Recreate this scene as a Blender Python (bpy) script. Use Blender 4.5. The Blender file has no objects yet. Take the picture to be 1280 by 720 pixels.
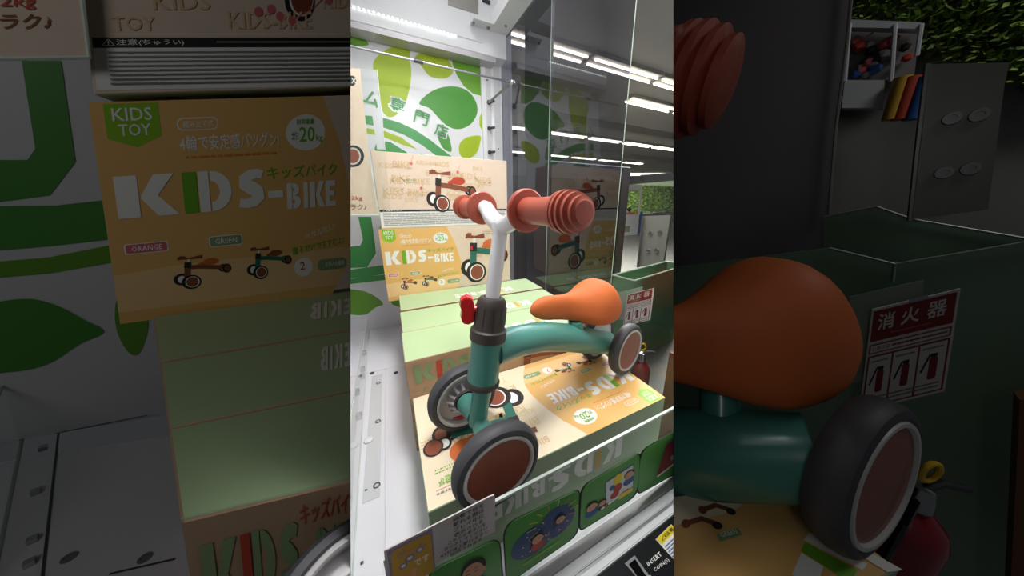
import bpy, bmesh, math, random
import numpy as np
from mathutils import Vector, Matrix
random.seed(4)
C = bpy.context.scene
COL = C.collection

# ------------------------------------------------------------------ camera
F_PX = 334.59; CX, CY = 663.05, 343.73
R = np.array([[0.88725963, -0.46123652, 0.00558816],
              [-0.11843448, -0.23950214, -0.96364516],
              [0.44580672, 0.85434162, -0.26712689]])      # rows: image right, image down, forward
cam_d = bpy.data.cameras.new('camera'); cam = bpy.data.objects.new('camera', cam_d); COL.objects.link(cam)
cam_d.sensor_width = 36; cam_d.lens = F_PX * 36 / 1280
cam_d.shift_x = -(CX - 640) / 1280; cam_d.shift_y = (CY - 360) / 1280
cam_d.clip_start = 0.01; cam_d.clip_end = 100
m = Matrix((R[0], -R[1], -R[2])).transposed().to_4x4()
cam.matrix_world = m
C.camera = cam

# ------------------------------------------------------------------ world, lamps, exposure
w = bpy.data.worlds.new('world'); C.world = w; w.use_nodes = True
w.node_tree.nodes['Background'].inputs[0].default_value = (0.92, 0.96, 1, 1)
w.node_tree.nodes['Background'].inputs[1].default_value = 0.032

def area(name, loc, target, sx, sy, power, col=(1, 1, 1)):
    l = bpy.data.lights.new(name, 'AREA'); l.shape = 'RECTANGLE'; l.size = sx; l.size_y = sy
    l.energy = power; l.color = col
    o = bpy.data.objects.new(name, l); COL.objects.link(o); o.location = loc
    o.rotation_euler = (Vector(target) - Vector(loc)).to_track_quat('-Z', 'Y').to_euler()
    return o
area('cabinet_roof_lamp', (0.28, 0.55, 1.25), (0.26, 0.70, 0), 0.36, 0.5, 8.0, (1, .98, .96)).data.spread = 1.75
area('cabinet_front_lamp', (0.18, 0.36, 0.64), (0.24, 0.62, -0.4), 0.18, 0.16, 3.3, (.97, .98, 1))  # fill added to brighten the fronts, not a fitting of the cabinet
area('arcade_hall_lamp', (3.5, 3.5, 1.6), (3.5, 3.5, 0), 3.0, 2.0, 420, (1, .97, .93))
area('entrance_daylight', (14.5, 13.0, 1.2), (17, 16, .5), 3.0, 1.5, 260, (.95, 1, .95))
area('arcade_near_lamp', (1.9, 1.6, 1.6), (1.9, 1.3, -1), 1.0, 1.0, 70, (1, .97, .93))  # extra fill added to brighten the near part of the hall
area('left_bay_lamp', (-.34, -.22, .34), (-.55, .80, -.2), 0.25, 0.25, 0.58)  # fill added to set the dim level of the left bay
area('right_bay_lamp', (1.0, -.30, .86), (1.05, .05, -.3), 0.3, 0.3, 1.5)  # fill added to even out the dim right bay
C.view_settings.view_transform = 'Standard'; C.view_settings.look = 'None'
C.view_settings.exposure = 0.0; C.view_settings.gamma = 1

# ------------------------------------------------------------------ helpers
def ray(x, y): return R.T @ np.array([(x - CX) / F_PX, (y - CY) / F_PX, 1.0])
def at(x, y, pl):
    n, k = pl; d = ray(x, y); return Vector(d * (k / float(np.dot(d, n))))
XN, YN, ZN = np.array([1., 0, 0]), np.array([0, 1., 0]), np.array([0, 0, 1.])
def onx(x, y, v): return at(x, y, (XN, v))
def ony(x, y, v): return at(x, y, (YN, v))
def onz(x, y, v): return at(x, y, (ZN, v))
nL = np.cross(ray(438, 0), ray(438, 720)); nL /= np.linalg.norm(nL)
if nL @ ray(640, 360) < 0: nL = -nL          # points into the middle bay
nRt = np.cross(ray(842, 0), ray(842, 720)); nRt /= np.linalg.norm(nRt)
if nRt @ ray(640, 360) < 0: nRt = -nRt
G = 0.00015
BAY = {'middle': [(nL, G), (nRt, G)], 'left': [(-nL, G)], 'right': [(-nRt, G)], None: []}
bay = ['middle']
def trim_to_bay(bm):
    for n, off in BAY[bay[0]]:
        n = Vector(n); co = n * off
        ds = [(v.co - co).dot(n) for v in bm.verts]
        if not ds or min(ds) >= 0: continue
        r = bmesh.ops.bisect_plane(bm, geom=bm.verts[:] + bm.edges[:] + bm.faces[:], plane_co=co, plane_no=n, clear_inner=True)
        es = [e for e in r['geom_cut'] if isinstance(e, bmesh.types.BMEdge)]
        if es and not getattr(trim_to_bay, 'open', False):
            try: bmesh.ops.holes_fill(bm, edges=es, sides=0)
            except Exception: pass

def srgb(h):
    c = [int(h[i:i + 2], 16) / 255 for i in (0, 2, 4)]
    return tuple(x / 12.92 if x <= .04045 else ((x + .055) / 1.055) ** 2.4 for x in c) + (1,)
MATS = {}
def mat(name, hexc, rough=.5, metal=0, grain=0, gscale=40, bump=0, coat=0, spec=.5, trans=0):
    m = bpy.data.materials.new(name); m.use_nodes = True; nt = m.node_tree
    b = nt.nodes['Principled BSDF']; c = srgb(hexc)
    b.inputs['Base Color'].default_value = c; b.inputs['Roughness'].default_value = rough
    b.inputs['Metallic'].default_value = metal; b.inputs['Specular IOR Level'].default_value = spec
    b.inputs['Coat Weight'].default_value = coat
    if grain or bump:
        tc = nt.nodes.new('ShaderNodeTexCoord'); no = nt.nodes.new('ShaderNodeTexNoise')
        no.inputs['Scale'].default_value = gscale; no.inputs['Detail'].default_value = 4
        nt.links.new(tc.outputs['Object'], no.inputs['Vector'])
        if grain:
            mx = nt.nodes.new('ShaderNodeMix'); mx.data_type = 'RGBA'
            mx.inputs[6].default_value = tuple(x * (1 - grain) for x in c[:3]) + (1,)
            mx.inputs[7].default_value = tuple(min(1, x * (1 + grain)) for x in c[:3]) + (1,)
            nt.links.new(no.outputs['Fac'], mx.inputs[0]); nt.links.new(mx.outputs[2], b.inputs['Base Color'])
        if bump:
            bp = nt.nodes.new('ShaderNodeBump'); bp.inputs['Strength'].default_value = bump; bp.inputs['Distance'].default_value = .002
            nt.links.new(no.outputs['Fac'], bp.inputs['Height']); nt.links.new(bp.outputs['Normal'], b.inputs['Normal'])
    MATS[name] = m; return m
def glassy(name, tint, refl_ior=1.5, rough=0.0, refl=(1, 1, 1)):
    """thin sheet: tinted see-through plus a Fresnel mirror layer"""
    m = bpy.data.materials.new(name); m.use_nodes = True; nt = m.node_tree; nt.nodes.clear()
    out = nt.nodes.new('ShaderNodeOutputMaterial'); mx = nt.nodes.new('ShaderNodeMixShader')
    t = nt.nodes.new('ShaderNodeBsdfTransparent'); g = nt.nodes.new('ShaderNodeBsdfGlossy'); f = nt.nodes.new('ShaderNodeFresnel')
    t.inputs[0].default_value = tuple(tint) + (1,); g.inputs[0].default_value = tuple(refl) + (1,); g.inputs['Roughness'].default_value = rough
    geo = nt.nodes.new('ShaderNodeNewGeometry'); f.inputs[0].default_value = refl_ior
    inv = nt.nodes.new('ShaderNodeVectorMath'); inv.operation = 'MULTIPLY_ADD'
    # keep the same index of refraction seen from either side of the sheet
    mth = nt.nodes.new('ShaderNodeMapRange'); mth.inputs[3].default_value = refl_ior; mth.inputs[4].default_value = 1 / refl_ior * 1.0
    nt.links.new(geo.outputs['Backfacing'], mth.inputs[0]); 
    mth.inputs[4].default_value = 1 / refl_ior
    nt.nodes.remove(inv)
    lw = nt.nodes.new('ShaderNodeFresnel'); nt.links.new(mth.outputs[0], lw.inputs[0])
    # Fresnel node inverts the index itself on back faces, so feed the inverse there
    nt.links.new(lw.outputs[0], mx.inputs[0]); nt.links.new(t.outputs[0], mx.inputs[1]); nt.links.new(g.outputs[0], mx.inputs[2])
    nt.links.new(mx.outputs[0], out.inputs[0]); nt.nodes.remove(f)
    MATS[name] = m; return m
def lamp(name, hexc, s):
    m = bpy.data.materials.new(name); m.use_nodes = True; b = m.node_tree.nodes['Principled BSDF']
    b.inputs['Base Color'].default_value = srgb(hexc); b.inputs['Emission Color'].default_value = srgb(hexc); b.inputs['Emission Strength'].default_value = s
    MATS[name] = m; return m

mat('white_wall', 'e3e4e8', .35, grain=.02, gscale=3); mat('poster_white', 'e8ebee', .25, coat=.3)
mat('white_plastic', 'e9e8ee', .4, grain=.015, gscale=5); mat('white_metal', 'd2d4d6', .4, grain=.03, gscale=12)
mat('white_paint', 'eef0f2', .18, coat=.5)
mat('leaf_green', '6faa35', .35); mat('leaf_lime', 'a8c41f', .35); mat('leaf_deep', '4f9a3c', .35); mat('glyph_green', '4aa257', .35)
mat('carton_green', 'b3cc9c', .45, grain=.02, gscale=20); mat('carton_green_side', 'a6bd98', .5, grain=.03, gscale=20)  # second green is a darker copy, front shade put into the colour
mat('carton_orange', 'edbb70', .4, grain=.02, gscale=15); mat('craft', 'e6d0ba', .55, grain=.05, gscale=60)
mat('craft_brown', 'bd9c7c', .6, grain=.06, gscale=60); mat('craft_pale', 'f3e3c4', .5, grain=.03, gscale=40); mat('craft_mark', 'dfbf93', .55)
mat('pale_mark', 'ecd5a6', .5); mat('orange_fade', 'f6cd92', .45)
mat('print_white', 'f6f4ee', .4); mat('print_black', '26211f', .5); mat('print_green', '74b52c', .4); mat('badge_green', '8cc322', .4)
mat('print_sage', '8ca777', .5); mat('print_teal', '2f7262', .4); mat('print_red', 'c2452b', .5); mat('print_orange', 'e98b35', .5)
mat('print_brown', '8a4a30', .5); mat('print_grey', '8b8a86', .5); mat('print_pink', 'd76d72', .5); mat('ink_blue', '2c5da0', .5)
mat('print_skin', 'e2a583', .5); mat('print_yellow', 'f2dc2c', .5); mat('card_green', '4f9b3d', .35, grain=.06, gscale=25)
mat('night_blue', '24457c', .4); mat('paper_grey', 'cfc6c6', .5, grain=.03, gscale=30); mat('print_lilac', '9a8aa8', .5); mat('gold', 'd8a83a', .5)
mat('teal_paint', '4a8f82', .3, grain=.03, gscale=8, coat=.3); mat('tyre_rubber', '46464a', .55, grain=.06, gscale=50, bump=.05)
mat('rim_grey', 'c9c8c6', .45); mat('hub_brown', '8e4a33', .45, grain=.05, gscale=30, coat=.2); mat('hub_clear', 'd9d6d6', .3)
mat('grip_rubber', 'b4543f', .42, grain=.03, gscale=30, coat=.15); mat('saddle_orange', 'd26b30', .62, grain=.04, gscale=9, bump=.03)
mat('clamp_black', '423a36', .5, grain=.04, gscale=25); mat('knob_red', 'd92a2c', .3, coat=.4)
mat('chrome', 'b4b6b9', .25, 1); mat('steel', '9a9a98', .35, .9, grain=.05, gscale=30); mat('bolt_dark', '55565a', .4, .6)
mat('brushed_alu', 'b4b2b6', .4, .55, grain=.06, gscale=18); mat('panel_black', '15171c', .18, coat=.6)
mat('smoke_grey', '5b5c64', .5); mat('dark_machine', '2e2d38', .5, grain=.1, gscale=4); mat('dark_plum', '868084', .5, grain=.1, gscale=5)
mat('hall_ceiling', '9c9890', .8, grain=.12, gscale=1.5); mat('hall_floor', '8d8c87', .4, grain=.06, gscale=1.2); mat('hall_wall', '8b887f', .7, grain=.08, gscale=2)
mat('tank_green', '6f9873', .6, grain=.10, gscale=4, spec=.15); mat('tank_dark', '86a388', .35, grain=.1, gscale=4)
mat('tank_rim', 'a9b7a9', .3); mat('plate_grey', '8c8b84', .35, .4, grain=.06, gscale=10)
mat('sign_red', '9c2c34', .4); mat('extinguisher_red', '8f1d28', .25, coat=.5); mat('pin_yellow', 'e2b91c', .4); mat('wood_brown', '8a5a3a', .6, grain=.1, gscale=20)
mat('foliage', '9bbb55', .7, grain=.35, gscale=8); mat('foliage_dark', '5d7a35', .7, grain=.3, gscale=8); mat('partition_black', '0b0b0c', .9, spec=.1)
mat('acrylic_edge', 'd5e0d8', .2)
glassy('smoked_acrylic', (.34, .34, .39), 1.75, 0, (.85, .88, .9)); glassy('clear_acrylic', (.93, .96, .94), 1.45); glassy('front_acrylic', (.86, .90, .87), 1.5)
glassy('dark_acrylic', (.25, .26, .28), 1.5)
lamp('led', 'ffffff', 7); lamp('tube_light', 'fff6e6', 7); lamp('daylight_window', 'b9c9a0', .35)

def tag(o, label=None, cat=None, group=None, kind=None):
    if label: o['label'] = label
    if cat: o['category'] = cat
    if group: o['group'] = group
    if kind: o['kind'] = kind
    return o
def base(o):
    v = Vector((0, 0, 0))
    while o is not None: v += o.location; o = o.parent
    return v
def obj(name, bm, mats, parent=None, smooth=False, clip=True):
    if clip: trim_to_bay(bm)
    if not bm.verts: bm.free(); return None
    off = base(parent) if parent else Vector((0, 0, 0))
    if off.length: bmesh.ops.translate(bm, verts=bm.verts, vec=-off)
    me = bpy.data.meshes.new(name); bm.to_mesh(me); bm.free()
    if isinstance(mats, str): mats = [mats]
    for k in mats: me.materials.append(MATS[k])
    if smooth:
        me.polygons.foreach_set('use_smooth', [True] * len(me.polygons)); me.set_sharp_from_angle(angle=math.radians(38))
    o = bpy.data.objects.new(name, me); COL.objects.link(o); o.parent = parent
    return o
def thing(name, label, cat, loc, group=None):
    o = bpy.data.objects.new(name, None); COL.objects.link(o); o.location = loc; o.empty_display_size = .02
    return tag(o, label, cat, group)
def struct(name, bm, mats, **k): 
    o = obj(name, bm, mats, **k)
    if o: o['kind'] = 'structure'
    return o
def hexa(bm, c, mi=0):
    """c: 8 corners, 4 of the near face then the 4 behind them"""
    v = [bm.verts.new(Vector(p)) for p in c]
    for q in ((0, 1, 2, 3), (7, 6, 5, 4), (0, 4, 5, 1), (1, 5, 6, 2), (2, 6, 7, 3), (3, 7, 4, 0)):
        f = bm.faces.new([v[i] for i in q]); f.material_index = mi
    return v
def box(bm, x0, x1, y0, y1, z0, z1, mi=0):
    return hexa(bm, [(x0, y0, z0), (x1, y0, z0), (x1, y0, z1), (x0, y0, z1), (x0, y1, z0), (x1, y1, z0), (x1, y1, z1), (x0, y1, z1)], mi)
def bevel(bm, w=.002, seg=2):
    bmesh.ops.bevel(bm, geom=bm.edges[:], offset=w, segments=seg, affect='EDGES', clamp_overlap=True)
def nb(): return bmesh.new()
def slab(pts, t):
    """flat outline (3D points) given thickness t along vector or its own normal"""
    bm = nb(); pts = [Vector(p) for p in pts]
    vec = t if isinstance(t, Vector) else ((pts[1] - pts[0]).cross(pts[2] - pts[0])).normalized() * t
    a = [bm.verts.new(p) for p in pts]; b = [bm.verts.new(p + vec) for p in pts]; n = len(pts)
    bm.faces.new(a); bm.faces.new(b[::-1])
    for i in range(n): bm.faces.new((a[i], b[i], b[(i + 1) % n], a[(i + 1) % n]))
    bmesh.ops.recalc_face_normals(bm, faces=bm.faces)
    return bm
def frame(axis):
    a = Vector(axis).normalized(); u = a.orthogonal().normalized(); return u, a.cross(u)
def tube(bm, pts, rad, n=16, cap=True, mi=0, sq=1.0):
    pts = [Vector(p) for p in pts]; rs = rad if isinstance(rad, (list, tuple)) else [rad] * len(pts)
    u = None; rings = []
    for i, p in enumerate(pts):
        d = (pts[min(i + 1, len(pts) - 1)] - pts[max(i - 1, 0)]).normalized()
        u = frame(d)[0] if u is None else (u - d * u.dot(d)).normalized()
        v = d.cross(u)
        rings.append([bm.verts.new(p + (u * math.cos(2 * math.pi * k / n) + v * math.sin(2 * math.pi * k / n) * sq) * rs[i]) for k in range(n)])
    for a, b in zip(rings, rings[1:]):
        for k in range(n): bm.faces.new((a[k], a[(k + 1) % n], b[(k + 1) % n], b[k])).material_index = mi
    if cap: bm.faces.new(rings[0][::-1]).material_index = mi; bm.faces.new(rings[-1]).material_index = mi
def lathe(bm, cen, axis, prof, n=48, mi=0, closed=False):
    """prof: (distance along axis, radius)"""
    cen = Vector(cen); a = Vector(axis).normalized(); u, v = frame(a); rings = []
    for h, r in prof:
        if r < 1e-6: rings.append([bm.verts.new(cen + a * h)]); continue
        rings.append([bm.verts.new(cen + a * h + (u * math.cos(2 * math.pi * k / n) + v * math.sin(2 * math.pi * k / n)) * r) for k in range(n)])
    if closed: rings.append(rings[0])
    for A, B in zip(rings, rings[1:]):
        for k in range(n):
            q = ([A[0]] if len(A) == 1 else [A[k], A[(k + 1) % n]]) + ([B[0]] if len(B) == 1 else [B[(k + 1) % n], B[k]])
            if len(set(q)) > 2: bm.faces.new(q).material_index = mi
    bmesh.ops.recalc_face_normals(bm, faces=bm.faces)

# ---- flat print on a face -------------------------------------------------
class Face:
    """flat printable face: corners top-left, top-right, bottom-right, bottom-left and its size in print units"""
    def __init__(s, tl, tr, br, bl, w=1.0, h=.5, out=None):
        s.c = [Vector(p) for p in (tl, tr, br, bl)]; s.w = w; s.h = h
        n = (s.c[1] - s.c[0]).cross(s.c[3] - s.c[0]).normalized()
        s.n = n if out is None or n.dot(Vector(out)) > 0 else -n
    def __call__(s, u, v, lift=0):
        a, b = u / s.w, v / s.h
        return (s.c[0] * (1 - a) + s.c[1] * a) * (1 - b) + (s.c[3] * (1 - a) + s.c[2] * a) * b + s.n * lift
TXT = {}
def glyphs(body):
    if body not in TXT:
        bold = len(body) <= 2 and ord(body[0]) > 127
        cu = bpy.data.curves.new('t', 'FONT'); cu.body = body; cu.resolution_u = 1 if len(body) > 4 else 2
        o = bpy.data.objects.new('t', cu); COL.objects.link(o)
        cu.offset = .017 if bold else .010
        me = bpy.data.meshes.new_from_object(o.evaluated_get(bpy.context.evaluated_depsgraph_get()))
        vs = np.array([v.co[:2] for v in me.vertices]).reshape(-1, 2); fs = [tuple(p.vertices) for p in me.polygons]
        bpy.data.objects.remove(o); bpy.data.curves.remove(cu); bpy.data.meshes.remove(me)
        if len(vs): vs = vs - vs.min(0); TXT[body] = (vs, fs, vs.max(0))
        else: TXT[body] = (vs, fs, (1, 1))
    return TXT[body]
class Print:
    def __init__(s, face, name, parent, lift=.0004):
        s.f = face; s.name = name; s.parent = parent; s.bm = nb(); s.m = []; s.l = lift; s.k = 0
    def mi(s, m):
        if m not in s.m: s.m.append(m)
        return s.m.index(m)
    def poly(s, pts, m, up=0):
        s.k += 1
        vs = [s.bm.verts.new(s.f(u, v, s.l + up * .0004 + s.k * .000006)) for u, v in pts]
        if len(vs) > 2:
            f = s.bm.faces.new(vs); f.material_index = s.mi(m)
        return s
    def rect(s, u0, v0, u1, v1, m, up=0, r=0):
        if r:
            p = []
            for cx, cy, a0 in ((u1 - r, v0 + r, -90), (u1 - r, v1 - r, 0), (u0 + r, v1 - r, 90), (u0 + r, v0 + r, 180)):
                p += [(cx + r * math.cos(math.radians(a0 + t)), cy + r * math.sin(math.radians(a0 + t))) for t in (0, 22, 45, 68, 90)]
            return s.poly(p, m, up)
        return s.poly([(u0, v0), (u1, v0), (u1, v1), (u0, v1)], m, up)
    def disc(s, u, v, ru, rv, m, up=0, n=20, rot=0):
        c, d = math.cos(rot), math.sin(rot); p = []
        for k in range(n):
            x, y = ru * math.cos(2 * math.pi * k / n), rv * math.sin(2 * math.pi * k / n); p.append((u + x * c - y * d, v + x * d + y * c))
        return s.poly(p, m, up)
    def stroke(s, pts, wd, m, up=0):
        L, Rr = [], []
        for i, p in enumerate(pts):
            a = pts[max(i - 1, 0)]; b = pts[min(i + 1, len(pts) - 1)]; dx, dy = b[0] - a[0], b[1] - a[1]; l = math.hypot(dx, dy) or 1
            ww = wd[i] if isinstance(wd, (list, tuple)) else wd
            L.append((p[0] - dy / l * ww / 2, p[1] + dx / l * ww / 2)); Rr.append((p[0] + dy / l * ww / 2, p[1] - dx / l * ww / 2))
        for i in range(len(pts) - 1): s.poly([L[i], L[i + 1], Rr[i + 1], Rr[i]], m, up)
        return s
    def text(s, body, u, v, size, m, up=1, width=None, rot=0):
        """u, v = top left corner of the ink; size = ink height"""
        vs, fs, mx = glyphs(body)
        if not len(vs): return s
        k = size / mx[1]; kx = (width / mx[0]) if width else k
        c, d = math.cos(rot), math.sin(rot); b = []
        for x, y in vs:
            X, Y = x * kx, (mx[1] - y) * k; b.append(s.bm.verts.new(s.f(u + X * c - Y * d, v + X * d + Y * c, s.l + up * .0004)))
        mi = s.mi(m)
        for f in fs:
            try: s.bm.faces.new([b[i] for i in f]).material_index = mi
            except ValueError: pass
        return s
    def chunky(s, word, u, v, h, m, w=.62, up=1, alt=None, gap=.08):
        """heavy block lettering; alt = {index: material}"""
        for i, ch in enumerate(word):
            mm = (alt or {}).get(i, m); cw = {'I': .34, '-': .55, 'K': .98, 'E': .72}.get(ch, .9) * w * h / .62 * .62
            q = lambda pts: s.poly([(u + x * cw, v + y * h) for x, y in pts], mm, up)
            if ch == '-': cw = .42 * h
            if ch == 'I': q([(.1, 0), (.9, 0), (.9, 1), (.1, 1)])
            elif ch == '-': q([(.05, .5), (.8, .5), (.8, .68), (.05, .68)])
            elif ch == 'K':
                q([(0, 0), (.36, 0), (.36, 1), (0, 1)]); q([(.40, .48), (.64, 0), (1, 0), (.68, .5), (1.04, 1), (.66, 1), (.4, .56)])
            elif ch == 'E':
                q([(0, 0), (.4, 0), (.4, 1), (0, 1)])
                for y0, y1, xr in ((0, .2, .95), (.4, .6, .85), (.8, 1, 1)): q([(.38, y0), (xr, y0), (xr, y1), (.38, y1)])
            elif ch == 'D':
                q([(0, 0), (.3, 0), (.3, 1), (0, 1)])
                o = [(.35 + .62 * math.sin(t), .5 - .5 * math.cos(t)) for t in np.linspace(0, math.pi, 12)]; n_ = [(.35 + .25 * math.sin(t), .5 - .26 * math.cos(t)) for t in np.linspace(0, math.pi, 12)]
                for k in range(11): q([o[k], o[k + 1], n_[k + 1], n_[k]])
            elif ch == 'B':
                q([(0, 0), (.34, 0), (.34, 1), (0, 1)])
                for cy, ry, rx in ((.25, .25, .48), (.73, .27, .58)):
                    o = [(.38 + rx * math.sin(t), cy - ry * math.cos(t)) for t in np.linspace(0, math.pi, 9)]; n_ = [(.38 + rx * .3 * math.sin(t), cy - ry * .25 * math.cos(t)) for t in np.linspace(0, math.pi, 9)]
                    for k in range(8): q([o[k], o[k + 1], n_[k + 1], n_[k]])
            elif ch == 'S':
                P_ = [(.9, .17), (.72, .13), (.5, .15), (.3, .24), (.3, .38), (.5, .48), (.68, .58), (.72, .72), (.55, .84), (.3, .87), (.08, .84)]
                wd = [.22, .25, .28, .32, .36, .38, .38, .34, .3, .26, .24]
                s.stroke([(u + x * cw, v + y * h) for x, y in P_], [x * h * .9 for x in wd], mm, up)
            u += cw + gap * h
        return u
    def lines(s, u0, v0, u1, v1, n, m, up=1):
        """rows of lettering too small to read: dashes of uneven length"""
        rnd = random.Random(n * 7 + int(u0 * 1000)); dv = (v1 - v0) / n
        for i in range(n):
            u = u0
            while u < u1 - .003:
                e = min(u1, u + rnd.uniform(.01, .05) * (u1 - u0) * 2); s.rect(u, v0 + dv * (i + .3), e, v0 + dv * (i + .68), m, up); u = e + .004
        return s
    def done(s): return obj(s.name, s.bm, s.m, s.parent)

def mini_bike(P, u, v, s, body, up=1, seat='print_brown', grip='print_brown', ax=1):
    """picture of the four wheeled ride-on bike, about s wide"""
    q = lambda x, y: (u + x * s * ax, v + y * s)
    for x, y, r in ((.0, .56, .15), (.84, .36, .10)):
        P.disc(*q(x + .02, y), r * s, r * 1.1 * s, 'print_black', up); P.disc(*q(x + .03, y), r * .55 * s, r * .7 * s, 'print_white', up)
    P.stroke([q(.16, .24), q(.4, .26), q(.85, .34)], .11 * s, body, up)
    P.stroke([q(.16, .22), q(.12, .6)], .12 * s, body, up); P.stroke([q(.2, .0), q(.16, .2)], .05 * s, 'print_white', up)
    P.stroke([q(.17, .1), q(.15, .26)], .13 * s, 'print_black', up)
    P.stroke([q(-.02, -.03), q(.2, .0), q(.45, -.02)], [.08 * s, .04 * s, .09 * s], grip, up)
    P.stroke([q(.02, -.04), q(.12, -.03)], .09 * s, grip, up); P.disc(*q(.2, .66), .19 * s, .2 * s, 'print_black', up); P.disc(*q(.22, .66), .14 * s, .155 * s, 'print_white', up); P.disc(*q(.22, .66), .12 * s, .14 * s, 'hub_brown', up)
    P.disc(*q(.62, .14), .16 * s, .09 * s, seat, up); P.poly([q(.36, .17), q(.55, .08), q(.62, .2), q(.4, .22)], seat, up)
    P.disc(*q(.94, .38), .10 * s, .13 * s, 'print_black', up); P.disc(*q(.95, .38), .06 * s, .09 * s, 'hub_brown', up)

def watermark(P, u0, v0, u1, v1, m, n=9, flip=True):
    rnd = random.Random(int(u0 * 100) + n)
    for i in range(n):
        u, v = rnd.uniform(u0, u1 - .19), rnd.uniform(v0, v1 - .05); P.text(rnd.choice(['KIDS', 'BIKE', 'TOY', 'KIDS-BIKE']), u, v, rnd.uniform(.02, .045), m, up=.5)

def front_print(f, par, umax=1.0, big=True):
    """orange front panel of the ride-on bike carton, print units: carton length = 1"""
    cur = [(.433, 0), (.455, .05), (.48, .1), (.50, .17), (.514, .23), (.523, .30), (.52, .36), (.50, .42), (.47, .47), (.45, .5)]
    P = Print(f, 'orange_panel', par, .0002); P.poly([(0, 0)] + cur + [(0, .5)], 'carton_orange')
    P.poly([(0, .375), (.10, .365), (.515, .365), (.50, .42), (.47, .47), (0, .47)], 'orange_fade', .3); P.done()
    if umax > .6:
        P = Print(f, 'craft_pattern', par); watermark(P, .56, .01, umax - .01, .48, 'craft_mark', 16); tag(P.done(), kind='stuff')
    P = Print(f, 'badge', par); P.poly([(.018, .004), (.095, .004), (.095, .070), (.057, .092), (.018, .072)], 'badge_green')
    P.text('KIDS', .028, .012, .026, 'print_white', width=.056).text('TOY', .034, .044, .024, 'print_white', width=.046); P.done()
    P = Print(f, 'heading', par); P.rect(.121, .036, .192, .062, 'print_white', r=.010).rect(.123, .038, .190, .060, 'carton_orange', up=.5, r=.009).text('組み立て式', .131, .042, .014, 'print_white', width=.052, up=1)
    P.text('4輪で安定感バツグン!', .122, .072, .033, 'print_white', width=.196).lines(.130, .112, .315, .124, 1, 'print_orange'); P.done()
    P = Print(f, 'weight_mark', par); P.disc(.386, .077, .052, .040, 'print_white').text('耐荷重量', .362, .047, .012, 'print_green', width=.045).text('約', .348, .074, .018, 'print_sage').text('20', .368, .064, .033, 'print_green', width=.040).text('kg', .412, .082, .018, 'print_green', width=.018); P.done()
    P = Print(f, 'lettering', par)
    e = P.chunky('KI', .018, .150, .093, 'print_white', alt={1: 'print_green'}, w=.98, gap=.10)
    P.chunky('DS', .147, .150, .093, 'print_white', w=.76, gap=.08); P.rect(.286, .205, .322, .222, 'print_white', 1)
    P.chunky('BIKE', .331, .190, .063, 'print_white', w=.66, gap=.07)
    P.text('キッズバイク', .286, .148, .030, 'print_green', width=.185); P.done()
    P = Print(f, 'small_pictures', par)
    P.rect(.020, .303, .086, .328, 'print_white', r=.004).rect(.022, .305, .084, .326, 'print_pink', .5, r=.004).text('ORANGE', .030, .309, .013, 'print_white', width=.046)
    P.rect(.157, .303, .223, .330, 'print_white', r=.004).rect(.159, .305, .221, .328, 'print_sage', .5, r=.004).text('GREEN', .168, .310, .013, 'print_white', width=.044)
    mini_bike(P, .100, .352, .092, 'print_brown', seat='saddle_orange'); mini_bike(P, .240, .348, .092, 'print_teal')
    P.text('ペダルなし!', .372, .318, .020, 'print_white', width=.09, rot=-.25).text('蹴るだけですすむよ♪', .338, .352, .022, 'print_green', width=.155, rot=-.12)
    P.disc(.368, .408, .026, .026, 'print_white').text('2', .358, .393, .022, 'print_red').rect(.408, .393, .500, .424, 'print_sage', r=.014).text('お手入れ簡単', .432, .401, .014, 'print_white', width=.06); P.done()
    if big:
        P = Print(f, 'bike_picture', par); mini_bike(P, .572, .085, .42, 'print_teal', seat='saddle_orange', ax=.74); P.rect(.600, .150, .614, .18, 'knob_red', 2); P.done()
        P = Print(f, 'caption', par); P.lines(.70, .03, .84, .065, 3, 'print_sage').lines(.72, .42, .76, .455, 2, 'print_red'); P.done()

def back_print(f, par, umax=1.0, bikes=True, dim=False):
    """brown craft back panel"""
    P = Print(f, 'lettering', par)
    P.chunky('KI', .030, .030, .085, 'print_sage', alt={1: 'print_red'}, w=.98, gap=.08); P.chunky('DS', .150, .030, .085, 'print_sage', w=.74, gap=.08)
    P.rect(.272, .078, .306, .093, 'print_sage', 1); P.chunky('BIKE', .320, .050, .062, 'print_sage', w=.66, gap=.07); P.text('キッズバイク', .275, .012, .028, 'print_red', width=.17)
    P.done()
    P = Print(f, 'caption', par); P.text('おうちでも', .055, .140, .028, 'print_sage', width=.14).text('おそとでも', .055, .185, .028, 'print_sage', width=.14).text('のれる!', .21, .150, .028, 'print_sage', width=.08).lines(.055, .225, .25, .26, 2, 'print_grey'); P.done()
    if bikes:
        P = Print(f, 'bike_picture', par); mini_bike(P, .52, .05, .34, 'print_brown'); P.done()
        P = Print(f, 'handle_picture', par); P.stroke([(.30, .345), (.42, .325), (.50, .32)], [.03, .045, .035], 'hub_brown').disc(.51, .32, .025, .03, 'print_brown', 2); P.lines(.6, .28, .95, .33, 3, 'print_grey'); P.done()

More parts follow.
